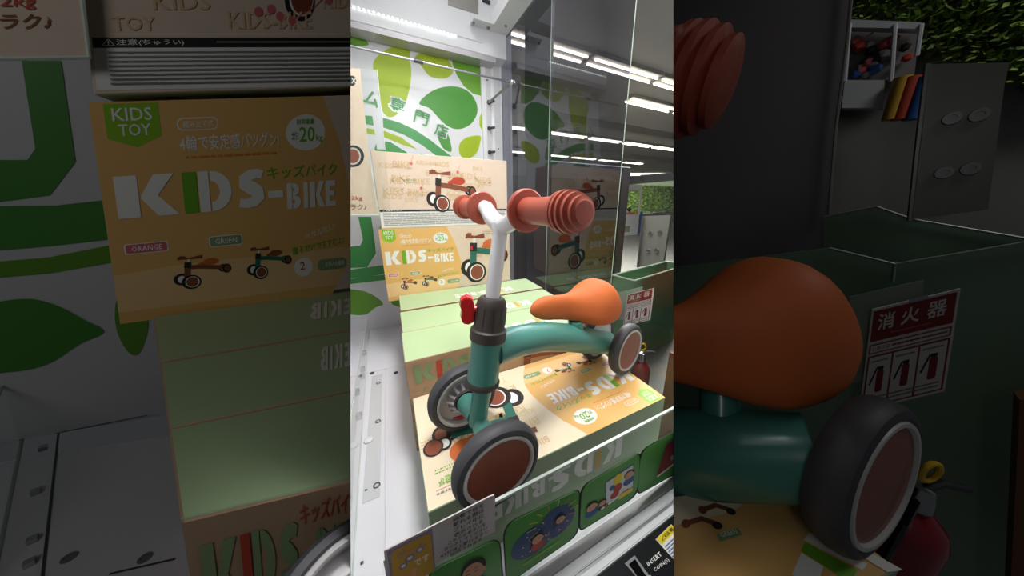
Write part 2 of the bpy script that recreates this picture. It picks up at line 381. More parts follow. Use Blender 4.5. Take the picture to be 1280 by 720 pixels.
def carton(name, label, cat, c8, mats, group=None):
    """c8: near face tl, tr, br, bl, then the four behind. mats: near, top, rest"""
    cen = (Vector(c8[3]) + Vector(c8[2]) + Vector(c8[6]) + Vector(c8[7])) / 4
    t = thing(name, label, cat, cen, group)
    bm = nb(); v = hexa(bm, c8); bm.faces.ensure_lookup_table()
    used = []
    def ix(m):
        if m not in used: used.append(m)
        return used.index(m)
    # faces: near, far, top, right, bottom, left
    for f, m in zip(bm.faces, (mats[0], mats[-1], mats[1], mats[2], mats[2], mats[2])): f.material_index = ix(m)
    bmesh.ops.recalc_face_normals(bm, faces=bm.faces)
    bmesh.ops.bevel(bm, geom=bm.edges[:], offset=.0012, segments=1, affect='EDGES')
    obj('cardboard_body', bm, used, t)
    return t
def cuboid8(x0, x1, y0, y1, z0, z1): return [(x0, y0, z1), (x1, y0, z1), (x1, y0, z0), (x0, y0, z0), (x0, y1, z1), (x1, y1, z1), (x1, y1, z0), (x0, y1, z0)]

# ================================================================== THE MIDDLE CABINET
YW = 1.40; XG = .56; ZF = -.607
bay[0] = 'middle'
bm = nb(); box(bm, -.6, .62, YW, YW + .03, -.8, 1.2); struct('wall_back', bm, 'white_wall')
# ---- cabinet floor: plates with seams
bm = nb(); box(bm, -.6, XG, .252, YW - .0005, ZF - .03, ZF - .004); struct('floor', bm, 'white_plastic')
FLOOR = bpy.data.objects['floor']
def plate(x0, x1, y0, y1, name='plate'):
    bm = nb(); box(bm, x0, x1, y0, y1, ZF - .004, ZF); bevel(bm, .001, 1); obj(name, bm, 'white_plastic', FLOOR)
sx = onz(455.8, 464.4, ZF).x; cr = -.077
plate(sx + .001, .56, 1.02, 1.399); plate(-.6, sx - .001, 1.02, 1.399); plate(cr + .001, .56, .253, 1.0185); plate(-.6, cr - .001, .253, 1.0185)
bm = nb(); box(bm, -.118, -.086, .52, .99, ZF, ZF + .001); bevel(bm, .0004, 1); obj('rail_insert', bm, 'white_metal', FLOOR)
for p in ((465, 466.5), (495, 466), (473, 479), (472.5, 527), (471, 607), (457.5, 613), (452.5, 704)):
    q = onz(*p, ZF); bm = nb(); k_ = .35 if p[1] > 700 or p == (457.5, 613) else 1; lathe(bm, q, (0, 0, 1), [(0, .0075 * k_), (.0016, .0072 * k_), (.0018, .0045 * k_), (.0006, .004 * k_), (.0006, 0)], 16); obj('screw', bm, 'bolt_dark', FLOOR, smooth=True)
q = onz(460.5, 551, ZF); bm = nb(); lathe(bm, q, (0, 0, 1), [(0, .011), (.004, .0105), (.006, .006), (.0062, 0)], 20); obj('rubber_stop', bm, 'white_plastic', FLOOR, smooth=True)

# ---- leaf poster on the back wall
def wall_px(pts, y): return [ony(px, py, y) for px, py in pts]
z3 = lambda L: [(438 + x / 3, y / 3) for x, y in L]
z28 = lambda L: [(438 + x / 2.88, 230 + y / 2.88) for x, y in L]
def catmull(pts, k=5):
    o = []; n = len(pts)
    for i in range(n):
        a, b, c, d = (np.array(pts[(i + j) % n]) for j in (-1, 0, 1, 2))
        for t in np.linspace(0, 1, k, endpoint=False): o.append(tuple(.5 * (2 * b + (c - a) * t + (2 * a - 5 * b + 4 * c - d) * t * t + (3 * b - a - 3 * c + d) * t ** 3)))
    return o
xr = ony(601, 120, YW).x
poster = thing('leaf_poster', 'white poster with big green leaves and shop lettering across the cabinet back wall', 'poster', (.1, YW, -.1))
bm = nb(); box(bm, -.6, xr, YW - .0028, YW - .0008, ZF + .02, .60); obj('sheet', bm, 'poster_white', poster)
def leaf(pts, m, lift=.0030, smooth=True, name='leaf_print', par=None, y=YW):
    pts = catmull(pts) if smooth else pts
    bm = slab(wall_px(pts, y - lift), Vector((0, .0006, 0))); obj(name, bm, m, par or poster)
leaf(z3([(-40, 60), (0, 95), (30, 115), (55, 145), (68, 168), (30, 172), (-40, 165)]), 'leaf_green')
leaf(z3([(218, 171), (160, 176), (110, 203), (85, 240), (93, 300), (108, 375), (125, 425), (152, 440), (185, 420), (208, 380), (222, 330), (229, 270), (222, 220)]), 'leaf_lime')
leaf(z3([(243, 213), (290, 194), (335, 197), (370, 230), (385, 268), (365, 290), (330, 295), (295, 283), (268, 250)]), 'leaf_lime')
leaf(z3([(375, 183), (430, 192), (470, 203), (493, 235), (493, 360), (460, 352), (425, 322), (398, 280), (383, 240)]), 'leaf_green', smooth=False)
leaf(z3([(258, 388), (290, 352), (340, 328), (400, 325), (445, 345), (472, 385), (475, 425), (455, 462), (420, 482), (385, 482), (350, 462), (320, 430), (295, 405)]), 'leaf_deep')
leaf(z3([(325, 500), (362, 500), (378, 545), (376, 570), (345, 552)]), 'leaf_deep')
leaf(z3([(487, 510), (440, 514), (412, 535), (407, 565), (420, 590), (450, 592), (475, 570), (485, 540)]), 'leaf_lime')
leaf(z3([(494, 415), (484, 440), (484, 470), (494, 490)]), 'leaf_lime', smooth=False)
leaf(z3([(105, 118), (150, 128), (200, 138), (185, 142), (140, 135)]), 'leaf_green')
leaf(z3([(60, 265), (95, 262), (120, 420), (128, 560), (100, 560), (80, 420)]), 'poster_white', .0036, False)
leaf(z3([(50, 432), (110, 438), (180, 458), (240, 485), (300, 525), (380, 588), (380, 608), (330, 590), (270, 545), (200, 505), (130, 480), (55, 465)]), 'glyph_green', smooth=False)
leaf(z3([(60, 480), (130, 492), (190, 515), (250, 560), (200, 545), (120, 512), (62, 500)]), 'leaf_lime', smooth=False)
leaf(z3([(100, 525), (150, 533), (210, 570), (240, 606), (110, 590), (90, 560)]), 'glyph_green', smooth=False)
leaf(z3([(262, 575), (345, 595), (345, 612), (262, 606)]), 'glyph_green', smooth=False)
# big glyph strokes low on the poster
leaf(z28([(28, 118), (75, 118), (88, 210), (92, 250), (60, 300), (-60, 305), (-60, 232), (35, 222), (45, 200)]), 'glyph_green', smooth=False)
leaf(z28([(-60, 318), (60, 300), (128, 290), (130, 322), (60, 335), (-60, 345)]), 'glyph_green', smooth=False)
leaf(z28([(-60, 350), (128, 325), (130, 345), (0, 360), (-60, 366)]), 'glyph_green', .0034, smooth=False)
leaf(z28([(-40, 388), (30, 382), (85, 402), (118, 432), (90, 445), (55, 470), (0, 470), (-40, 460)]), 'leaf_green')
leaf(z28([(135, 385), (160, 372), (185, 400), (190, 440), (165, 440), (145, 425)]), 'leaf_green')
fp = Face(ony(470, 105, YW - .0035), ony(601, 133, YW - .0035), ony(601, 205, YW - .0035), ony(470, 190, YW - .0035), 131, 80, out=(0, -1, 0))
P = Print(fp, 'shop_lettering', poster, .0006)
for ch, px, py in (('ム', 468, 123), ('専', 496, 131), ('門', 524, 147), ('店', 549, 164)):
    for dx in (-1.4, 1.4):
        for dy in (-1.2, 1.2): P.text(ch, px - 9 - 470 + dx, (py - 11) - 105 - (px - 470) * .21 + dy, 17, 'poster_white', up=0.2, width=17, rot=.22)
    P.text(ch, px - 9 - 470, (py - 11) - 105 - (px - 470) * .21, 17, 'glyph_green', up=.8, width=17, rot=.22)
P.done()

# ---- corner post, header box, LED strip, roof frame
xp0, xp1 = ony(601, 120, YW).x, .585
bm = nb(); box(bm, xp0, xp1 - .032, YW - .012, YW - .0005, -.55, .61); struct('trim_1', bm, 'white_metal')
POST = bpy.data.objects['trim_1']
for a, b in ((600, 606), (612, 616)):
    bm = nb(); box(bm, ony(a, 120, YW).x + .003, ony(b, 120, YW).x, YW - .016, YW - .0121, -.5, .62); obj('post_ridge', bm, 'white_paint', POST)
for px, py in ((611, 128), (611.5, 160.5), (612, 190.5)):
    q = ony(px, py, YW - .014); bm = nb(); tube(bm, [q, q + Vector((.016, -.03, 0))], .006, 10); lathe(bm, q, (0, -1, 0), [(0, .010), (.004, .010), (.004, 0)], 12); obj('bolt', bm, 'bolt_dark', POST, smooth=True)
for px, py in ((609, 83), (609, 100), (623, 186)):
    q = ony(px, py, YW - .013); bm = nb(); lathe(bm, q, (0, -1, 0), [(0, .004), (.001, .0035), (.001, 0)], 10); obj('rivet', bm, 'bolt_dark', POST)
hdr = thing('header_box', 'pale grey metal header box with a row of LEDs above the poster', 'light box', (.2, YW - .06, .62))
zb = ony(438, 25, YW - .08).z
bm = nb(); box(bm, -.6, XG - .001, YW - .08, YW, zb, zb + .5); bevel(bm, .002, 1); obj('casing', bm, 'white_metal', hdr)
bm = nb(); box(bm, -.6, xp0 + .05, YW - .079, YW - .01, zb - .020, zb - .0005); obj('lower_lip', bm, 'brushed_alu', hdr)  # grey strip put in for the shade under the header
bm = nb(); box(bm, -.1, .45, YW - .083, YW - .0801, ony(505, 22, YW - .08).z - .012, ony(505, 22, YW - .08).z + .012); strip = obj('light_strip', bm, 'white_metal', hdr)
A0, A1 = ony(438.8, 7.5, YW - .084), ony(571.8, 45.3, YW - .084)
for i in range(24):
    q = A0.lerp(A1, (i + .5) / 24); bm = nb(); lathe(bm, q, (0, -1, 0), [(0, .0026), (.0015, .002), (.002, 0)], 8); obj('light_bead', bm, 'led', strip)
# dark openings in the header
for pts in ([(560, 6), (598, 18), (598, 0), (560, -12)],):
    bm = slab(wall_px(pts, YW - .082), Vector((0, .002, 0))); obj('recess', bm, 'plate_grey', hdr)
for q in ((603, -3, 613, 6),):
    bm = slab(wall_px([(q[0], q[1]), (q[2], q[1] + 4), (q[2], q[3]), (q[0], q[3] - 4)], YW - .084), Vector((0, .003, 0))); obj('slot', bm, 'panel_black', hdr)
# side frame: angled white profile running forward along the glass top
side = thing('roof_side_frame', 'white folded metal profile running forward above the smoked side panel', 'metal frame', (XG, 1.0, .6))
zt = onx(625, 55, XG).z
bm = nb(); box(bm, XG - .075, XG - .07 + .004, .1, YW - .08, zt + .004, zt + .052); obj('flange', bm, 'white_paint', side)
bm = nb(); box(bm, XG - .075, XG + .004, .1, YW - .08, zt, zt + .004); obj('web', bm, 'white_metal', side)
bm = nb(); box(bm, XG + .0045, XG + .010, .1, YW - .02, zt - .002, zt + .06); obj('rail', bm, 'brushed_alu', side)
q0 = ony(589, 36, YW - .086); bm = nb(); box(bm, q0.x, XG - .0755, YW - .13, YW - .081, zt, zt + .004); box(bm, q0.x, XG - .0755, YW - .084, YW - .0805, zt + .0041, zt + .04); obj('corner_bracket', bm, 'white_metal', side)
for px, py in ((592, 47), (611, 52)):
    q = ony(px, py, YW - .10); bm = nb(); lathe(bm, (q.x, q.y, zt), (0, 0, -1), [(0, .008), (.004, .008), (.004, .004), (.008, .004), (.008, 0)], 12); obj('bolt', bm, 'chrome', side, smooth=True)
q = onz(632, 32, zt); bm = nb(); lathe(bm, (q.x, q.y, zt), (0, 0, -1), [(0, .006), (.003, .006), (.003, 0)], 12); obj('bolt', bm, 'chrome', side, smooth=True)

# ---- chrome rod across the poster with its stand-off
rod = thing('chrome_rod', 'thin chrome rod across the leaf poster held by a stand-off', 'rod', ony(540, 80, 1.22))
a, b = ony(420, 53.5, 1.22), ony(640, 103, 1.22)
bm = nb(); tube(bm, [a, b], .0040, 12); obj('bar', bm, 'chrome', rod, smooth=True)
w_ = ony(611, 128, YW - .02)
bm = nb(); tube(bm, [b, w_], .005, 12); obj('standoff', bm, 'steel', rod, smooth=True)
bm = nb(); bmesh.ops.create_uvsphere(bm, u_segments=14, v_segments=10, radius=.0125); bmesh.ops.translate(bm, verts=bm.verts, vec=b); obj('joint', bm, 'chrome', rod, smooth=True)
q = a.lerp(b, .4); d = (b - a).normalized(); bm = nb(); tube(bm, [q - d * .016, q + d * .016], .0068, 12); obj('sleeve', bm, 'bolt_dark', rod, smooth=True)

# ---- smoked side panel
gy0, gy1 = .56, YW - .012
sp = thing('smoked_side_panel', 'tall smoked acrylic panel forming the right side of the cabinet', 'panel', (XG, 1.0, -.4))
ys = onx(688.5, 60, XG).y
for i, (a, b) in enumerate(((ys + .001, gy1), (gy0, ys - .001))):
    bm = nb(); v = [bm.verts.new(p) for p in ((XG, a, -.42), (XG, b, -.42), (XG, b, zt - .003), (XG, a, zt - .003))]; bm.faces.new(v); obj('sheet', bm, 'smoked_acrylic', sp)
bm = nb(); box(bm, XG - .0006, XG + .0006, gy0 - .002, gy0, -.42, zt - .003); obj('edge', bm, 'tank_rim', sp)
bm = nb(); box(bm, XG - .001, XG + .001, ys - .002, ys + .0, -.42, zt - .003); obj('seam', bm, 'tank_rim', sp)
# clear side panel nearer the viewer
gp = thing('clear_side_panel', 'clear acrylic side panel in front of the smoked one', 'panel', (XG, .4, -.5))
bm = nb(); v = [bm.verts.new(p) for p in ((XG + .003, .24, ZF), (XG + .003, gy0 - .005, ZF), (XG + .003, gy0 - .005, .7), (XG + .003, .24, .7))]; bm.faces.new(v); obj('sheet', bm, 'clear_acrylic', gp)

# ---- cartons
GC = 'ride-on bike cartons in the cabinet'
B1 = carton('bike_carton', 'flat lying orange and cream bike carton under the teal bike', 'box', cuboid8(0, .535, .327, .597, ZF, -.45), ('carton_green_side', 'craft_pale', 'carton_green_side'))
ft = Face((.535, .327, -.45), (0, .327, -.45), (0, .597, -.45), (.535, .597, -.45), 1, .505, out=(0, 0, 1))
front_print(ft, B1, big=False)
P = Print(ft, 'bike_picture', B1); mini_bike(P, .60, .12, .34, 'print_teal', seat='saddle_orange')
P.disc(.955, .205, .034, .036, 'print_black', 2.5).disc(.955, .205, .028, .030, 'hub_brown', 2.6).disc(.918, .205, .026, .028, 'print_black', 2.3).disc(.918, .205, .018, .02, 'print_white', 2.4)
P.disc(.86, .15, .05, .045, 'saddle_orange', 2.2).stroke([(.62, .09), (.655, .06)], [.02, .03], 'hub_brown', 2).done()
P = Print(ft, 'side_caption', B1); P.text('おうち遊び', .86, .055, .03, 'print_green', width=.10).lines(.86, .03, .97, .045, 1, 'print_grey').lines(.88, .10, .97, .12, 2, 'print_green').rect(.87, .048, .97, .050, 'print_pink').done()
P = Print(ft, 'craft_pattern', B1); watermark(P, .55, .02, .98, .48, 'pale_mark', 18); tag(P.done(), kind='stuff')
ff = Face((.535, .327, ZF), (0, .327, ZF), (0, .327, -.45), (.535, .327, -.45), 1, .293, out=(0, -1, 0))
P = Print(ff, 'side_lettering', B1); P.chunky('KIDS', .245, .10, .115, 'print_white', alt={1: 'gold'}, w=.9, gap=.08); P.chunky('-BIKE', .575, .125, .09, 'print_white', w=.7, gap=.08); P.done()
for i, (y0, y1, dz, lab) in enumerate(((.597, .754, 0, 'foremost of the green-topped cartons, craft lettering on its front'), (.755, .914, -.001, 'middle one of the three green-topped cartons standing on edge'), (.916, 1.075, .003, 'rearmost green-topped carton with the orange carton standing on it'))):
    t = carton('bike_carton', lab, 'box', cuboid8(-.006 + .003 * i, .535, y0 + .001, y1 - .001, ZF, -.352 + dz), ('craft_brown', 'carton_green', 'craft'))
    f = Face((.535, y0, -.352 + dz), (0, y0, -.352 + dz), (0, y1, -.352 + dz), (.535, y1, -.352 + dz), 1, .295, out=(0, 0, 1))
    P = Print(f, 'top_lettering', t); P.chunky('KIDS', .22, .05, .085, 'print_white', alt={1: 'gold'}, w=.9, gap=.08); P.chunky('-BIKE', .465, .068, .068, 'print_white', w=.68, gap=.08); P.done()
    if i == 0: back_print(Face((-.006, y0, -.352), (.535, y0, -.352), (.535, y0, ZF), (-.006, y0, ZF), 1, .475, out=(0, -1, 0)), t)
    if i == 2:
        P = Print(f, 'edge_strip', t); P.rect(0, -.001, .99, .006, 'craft').done()
SY = 1.077
t = carton('bike_carton', 'orange fronted bike carton standing upright at the back with the green bike picture', 'box', cuboid8(-.036, .458, SY, SY + .157, -.348, -.099), ('craft', 'carton_green', 'craft'))
front_print(Face((-.036, SY, -.099), (.499, SY, -.099), (.499, SY, -.3665), (-.036, SY, -.3665), 1, .5, out=(0, -1, 0)), t, .92)
t = carton('bike_carton', 'cream craft carton with a black caution band, topmost of the back stack', 'box', cuboid8(-.026, .452, SY + .004, SY + .157, -.0985, .155), ('craft', 'craft', 'craft'))
f = Face((-.026, SY + .004, .155), (.509, SY + .004, .155), (.509, SY + .004, -.112), (-.026, SY + .004, -.112), 1, .5, out=(0, -1, 0))
P = Print(f, 'caution_panel', t); P.rect(.004, .352, .885, .366, 'print_black').rect(.004, .366, .885, .466, 'print_white'); P.text('⚠注意(ちゅうい)', .02, .354, .010, 'print_white', width=.11).lines(.25, .355, .86, .363, 1, 'print_grey')
P.lines(.02, .372, .87, .456, 9, 'print_grey'); P.done()
P = Print(f, 'craft_pattern', t); watermark(P, .03, .02, .88, .33, 'craft_mark', 26); tag(P.done(), kind='stuff')
P = Print(f, 'bike_picture', t); mini_bike(P, .335, .115, .30, 'print_brown', seat='print_red', grip='print_brown')
for u, v in ((.27, .215), (.31, .31), (.42, .29), (.22, .06), (.52, .1)): P.disc(u, v, .010, .012, 'print_pink').stroke([(u, v), (u + .02, v - .05)], .002, 'print_pink')
P.lines(.17, .155, .24, .185, 2, 'print_sage'); P.done()

# ---- printed board and clear sheet left of the stack
YB = 1.04
bd = thing('printed_board', 'cream printed board at the left edge with red lettering and a wheel picture', 'board', ony(450, 268, YB))
bm = slab([ony(420, 84, YB), ony(450, 86, YB), ony(462, 201, YB), ony(473, 268, YB), ony(420, 268, YB)], Vector((0, .004, 0))); obj('sheet', bm, 'craft', bd)
fb = Face(ony(438, 90, YB), ony(466, 90, YB), ony(466, 268, YB), ony(438, 268, YB), 28, 178, out=(0, -1, 0))
P = Print(fb, 'print', bd); P.disc(2, 10, 5, 6, 'print_black').text('X', 1, 7, 6, 'print_white').disc(3, 101, 14, 14, 'print_black').disc(3, 101, 10, 11, 'rim_grey', .5).disc(3, 101, 8, 9, 'hub_brown', .8)
P.text('2kg', 1, 153, 7, 'print_red', width=14).text('ラク♪', 0, 164, 8, 'print_brown', width=20).done()
ac = thing('acrylic_divider', 'clear acrylic divider sheet standing left of the carton stack', 'panel', ony(470, 268, YB - .02))
bm = nb(); v = [bm.verts.new(p) for p in (ony(420, 84, YB - .02), ony(471, 87, YB - .02), ony(481, 187, YB - .02), ony(489, 269, YB - .02), ony(420, 269, YB - .02))]; bm.faces.new(v); obj('sheet', bm, 'clear_acrylic', ac)
bm = nb(); tube(bm, [ony(471, 87, YB - .02), ony(476, 135, YB - .02), ony(481, 187, YB - .02)], .0014, 6); tube(bm, [ony(461.5, 197, YB - .02), ony(473.5, 269, YB - .02)], .0016, 6); tube(bm, [ony(420, 269, YB - .02), ony(474, 269, YB - .02)], .0014, 6); obj('edge', bm, 'acrylic_edge', ac)
# clear prize guard standing on the floor
gd = thing('clear_guard', 'clear acrylic prize guard with small clips standing on the floor at far left', 'guard', onz(445, 560, ZF))
pts = [onz(462, 405, ZF), onz(450, 575, ZF), onz(441, 720, ZF)]
top = [p + Vector((0, 0, h)) for p, h in zip(pts, (.05, .13, .13))]
bm = nb(); v = [bm.verts.new(p) for p in pts + top[::-1]]; bm.faces.new((v[0], v[1], v[4], v[5])); bm.faces.new((v[1], v[2], v[3], v[4])); obj('sheet', bm, 'clear_acrylic', gd)
bm = nb(); tube(bm, pts, .0016, 6); tube(bm, top, .0014, 6); tube(bm, [pts[0], top[0]], .0014, 6); obj('edge', bm, 'acrylic_edge', gd)
for px, py in ((455, 441), (453, 461), (452.5, 470), (448, 520), (446, 490)):
    q = onz(px, py, ZF + .01); bm = nb(); box(bm, q.x - .006, q.x + .008, q.y - .008, q.y + .008, q.z - .01, q.z + .008); bevel(bm, .002, 1); obj('clip', bm, 'chrome', gd)

# ================================================================== the ride-on bike
def wheel(par, cen, az, el, r, side, hub='hub_brown', name='wheel'):
    """cen: centre of the outer rim ring; side=+1 the closed hub faces az, -1 shows the ribbed inside"""
    n = Vector((math.cos(el) * math.cos(az), math.cos(el) * math.sin(az), math.sin(el))); cen = Vector(cen); T = .5 * r
    d = lambda y: -y * T           # depth behind the ring plane
    w_ = None
    bm = nb(); prof = [(d(.04), r * 1.02), (d(0), r * 1.06), (d(.06), r * 1.17), (d(.22), r * 1.225), (d(.5), r * 1.25), (d(.78), r * 1.225), (d(.94), r * 1.17), (d(1.), r * 1.06), (d(.96), r * 1.0), (d(.5), r * .96)]
    lathe(bm, cen, n, prof, 64, closed=True); w_ = obj('wheel', bm, 'tyre_rubber', par, smooth=True)
    bm = nb(); lathe(bm, cen, n, [(d(.10), r * 1.03), (d(-.02), r * 1.0), (d(-.02), r * .94), (d(.05), r * .91), (d(.9), r * .91), (d(.9), r * 1.02)], 64, closed=True); rim = obj('rim', bm, 'rim_grey', w_, smooth=True)
    if side > 0:
        bm = nb(); lathe(bm, cen, n, [(d(.12), r * .92), (d(.07), r * .9), (d(.04), r * .6), (d(.03), 0)], 48); obj('hub_disc', bm, hub, w_, smooth=True)
        bm = nb(); lathe(bm, cen, n, [(d(.86), r * .92), (d(.84), 0)], 48); obj('inner_disc', bm, 'hub_clear', w_)
    else:
        bm = nb(); lathe(bm, cen, n, [(d(.55), r * .92), (d(.5), r * .6), (d(.5), 0)], 48); obj('hub_disc', bm, 'hub_clear', w_, smooth=True)
        u, v = frame(n)
        for k in range(14):
            a = 2 * math.pi * k / 14; di = u * math.cos(a) + v * math.sin(a); p0 = cen + n * d(.45)
            bm = nb(); tube(bm, [p0 + n * T * .5 + di * r * .30, p0 + n * T * .42 + di * r * .42, p0 + di * r * .60], [r * .055, r * .06, r * .04], 6); obj('rib', bm, 'white_plastic', w_, smooth=True)
        bm = nb(); lathe(bm, cen, n, [(d(.45), r * .62), (d(.35), r * .60), (d(.45), r * .55)], 48); obj('ring', bm, 'rim_grey', w_, smooth=True)
        for a in (.6, 2.6, 4.6):
            di = u * math.cos(a) + v * math.sin(a); s_ = n.cross(di); bm = nb(); p0 = cen + n * d(.46)
            tube(bm, [p0 + di * r * .78 - s_ * r * .3, p0 + di * r * .82, p0 + di * r * .78 + s_ * r * .3], [r * .02, r * .07, r * .02], 8); obj('reflector', bm, 'knob_red', w_, smooth=True)
    return w_
def saddle_bm(M):
    nu, nv = 34, 32; bm = nb(); rings = []
    for i in range(nu + 1):
        s = .5 - .5 * math.cos(math.pi * i / nu)
        t = max(0, min(1, (s - .33) / .37)); w_ = .5 * (1 - (3 * t * t - 2 * t ** 3)) + .15 * (3 * t * t - 2 * t ** 3)
        k = math.sqrt(max(0, 1 - ((.33 - s) / .33) ** 2)) if s < .33 else (math.sqrt(max(0, 1 - ((s - .82) / .18) ** 2)) if s > .82 else 1)
        if s < .33: w_ = .5 * k
        if s > .82: w_ = .15 * k
        hump = math.exp(-((s - .3) / .24) ** 2); top, bot = (.14 + .20 * hump) * k, (.10 + .06 * hump) * k; ring = []
        if k < 1e-4: rings.append([bm.verts.new(M @ Vector((s - .4, 0, -.06 * s)))]); continue
        for j in range(nv):
            a = 2 * math.pi * j / nv; c_, s_ = math.cos(a), math.sin(a)
            y = w_ * math.copysign(abs(c_) ** .8, c_); z = (top if s_ > 0 else bot) * math.copysign(abs(s_) ** .8, s_)
            ring.append(bm.verts.new(M @ Vector((s - .4, y * .62, z - .06 * s))))
        rings.append(ring)
    for A, B in zip(rings, rings[1:]):
        for k in range(nv):
            q = ([A[0]] if len(A) == 1 else [A[k], A[(k + 1) % nv]]) + ([B[0]] if len(B) == 1 else [B[(k + 1) % nv], B[k]]); bm.faces.new(q)
    bmesh.ops.recalc_face_normals(bm, faces=bm.faces); return bm
def rotm(yaw, pitch, sc, loc):
    return Matrix.Translation(Vector(loc)) @ Matrix.Rotation(yaw, 4, 'Z') @ Matrix.Rotation(pitch, 4, 'Y') @ Matrix.Diagonal((*sc, 1))
def grip(par, p0, p1, k=1.0):
    """p0: inner flange centre, p1: ribbed outer end"""
    p0, p1 = Vector(p0), Vector(p1); a = (p1 - p0); L = a.length; a.normalize()
    bm = nb(); prof = [(-.002, .008 * k), (-.002, .0265 * k), (.0, .0285 * k), (.004, .0285 * k), (.006, .0265 * k), (.0065, .0175 * k)]
    prof += [(L * .3, .0165 * k), (L * .62, .0178 * k)]
    x = L * .66
    for rr in (.0225, .0235, .0228, .0205, .017):
        prof += [(x, rr * .80 * k), (x + .001 * k, rr * k), (x + .0048 * k, rr * k), (x + .0058 * k, rr * .80 * k)]; x += L * .34 / 5
    prof += [(x, .012 * k), (x + .001, 0)]
    lathe(bm, p0, a, prof, 40); return obj('grip', bm, 'grip_rubber', par, smooth=True)

bike = thing('ride_on_bike', 'teal four-wheeled ride-on bike with an orange saddle on the flat carton', 'bicycle', (.3, .44, -.45))
naz = math.radians(-87.5)
wheel(bike, (.102, .283, -.379), naz, 0, .055, 1)
faz = math.radians(-81.6)
wheel(bike, (.0935, .449, -.379), faz, 0, .056, -1)
raz = math.radians(-76.3); rn = Vector((math.cos(raz), math.sin(raz), 0))
wheel(bike, (.526, .433, -.380), raz, 0, .056, 1)
wheel(bike, Vector((.526, .433, -.380)) - rn * .120, raz + math.pi, 0, .056, 1)
hb, ht = Vector((.097, .381, -.372)), Vector((.158, .397, -.013)); ax = (ht - hb).normalized()
pt = lambda z: hb + ax * ((z - hb.z) / ax.z)
fa = Vector((.1, -.995, 0)).normalized()
bm = nb(); tube(bm, [hb + fa * .07, hb - fa * .055], .009, 16)
for s, l in ((1, .062), (-1, .052)): tube(bm, [hb + fa * s * .012, hb + fa * s * (l * .6), hb + fa * s * l], [.015, .017, .020], 24)
lathe(bm, hb - fa * .052, fa, [(-.004, .0), (-.004, .019), (0, .020), (.004, .019)], 24); obj('front_axle', bm, 'teal_paint', bike, smooth=True)
bm = nb(); lathe(bm, hb - fa * .057, -fa, [(-.001, .0215), (.005, .0225), (.006, .018), (.006, 0)], 24); obj('axle_seal', bm, 'clamp_black', bike, smooth=True)
bm = nb(); tube(bm, [hb - ax * .004, pt(-.30)], .0155, 24); obj('fork_tube', bm, 'teal_paint', bike, smooth=True)
bm = nb(); tube(bm, [pt(-.292), pt(-.214)], .0265, 40); obj('head_tube', bm, 'teal_paint', bike, smooth=True)
bm = nb(); lathe(bm, pt(-.304), ax, [(0, .016), (0, .026), (.003, .0285), (.009, .029), (.012, .0272), (.012, .02)], 40); obj('lower_collar', bm, 'clamp_black', bike, smooth=True)
bm = nb(); lathe(bm, pt(-.222), ax, [(0, .026), (.001, .0295), (.004, .030), (.018, .0295), (.020, .0265), (.024, .0255), (.058, .0245), (.067, .023), (.072, .019), (.073, .013)], 40); clamp = obj('clamp', bm, 'clamp_black', bike, smooth=True)
for k in range(10):
    a = 2 * math.pi * k / 10; u, v = frame(ax); di = u * math.cos(a) + v * math.sin(a); p = pt(-.195)
    bm = nb(); tube(bm, [p + di * .0242, p + ax * .03 + di * .0236], .0022, 6); obj('clamp_rib', bm, 'clamp_black', clamp, smooth=True)
kn = pt(-.168); sd = (onz(592, 388, -.17) - kn); sd.z = 0; sd.normalize()
bm = nb(); tube(bm, [kn + sd * .02, kn + sd * .034], .006, 12); kp = kn + sd * .034
up = Vector((0, 0, 1)); cr_ = sd.cross(up)
outl = [(-.008, .02), (0, .023), (.008, .02), (.0105, .008), (.0085, 0), (.0105, -.009), (.0085, -.020), (0, -.023), (-.0085, -.020), (-.0105, -.009), (-.0085, 0), (-.0105, .008)]
kp = kp + sd * .004; a_ = [bm.verts.new(kp + sd * x * 1.15 + up * z * 1.1 + cr_ * .0065) for x, z in outl]; b_ = [bm.verts.new(kp + sd * x * 1.0 + up * z - cr_ * .0065) for x, z in outl]
bm.faces.new(a_); bm.faces.new(b_[::-1])
for k in range(12): bm.faces.new((a_[k], b_[k], b_[(k + 1) % 12], a_[(k + 1) % 12]))
bmesh.ops.recalc_face_normals(bm, faces=bm.faces); bmesh.ops.bevel(bm, geom=[e for e in bm.edges if e.calc_face_angle(0) > .8], offset=.0015, segments=2, affect='EDGES')
obj('clamp_knob', bm, 'knob_red', bike, smooth=True)
bm = nb(); tube(bm, [pt(-.158), pt(-.03)], .0118, 28); stem = obj('stem', bm, 'white_paint', bike, smooth=True)
# handlebar: shallow U
hc = pt(-.026)
bm = nb(); L_ = []
for s, z, fw in ((-.085, .016, -.004), (-.06, .012, -.003), (-.035, -.002, 0), (-.012, -.010, 0), (.012, -.010, 0), (.03, -.004, 0), (.05, .008, 0), (.085, .012, 0)):
    L_.append(hc + fa * s + Vector((0, 0, z)) + Vector((-.96, -.26, 0)) * fw)
tube(bm, L_, [.0125, .013, .0138, .0142, .0142, .0135, .013, .0125], 20); obj('handlebar', bm, 'white_paint', bike, smooth=True)
bm = nb(); tube(bm, [pt(-.044), pt(-.034)], [.013, .0135], 28); obj('stem_cap', bm, 'white_plastic', stem, smooth=True)
up1 = Vector((0, 0, .013))
grip(bike, hc + fa * .07 + up1, hc + fa * .180 + up1 + Vector((0, 0, .002))); grip(bike, hc - fa * .072 + up1, hc - fa * .185 + up1)
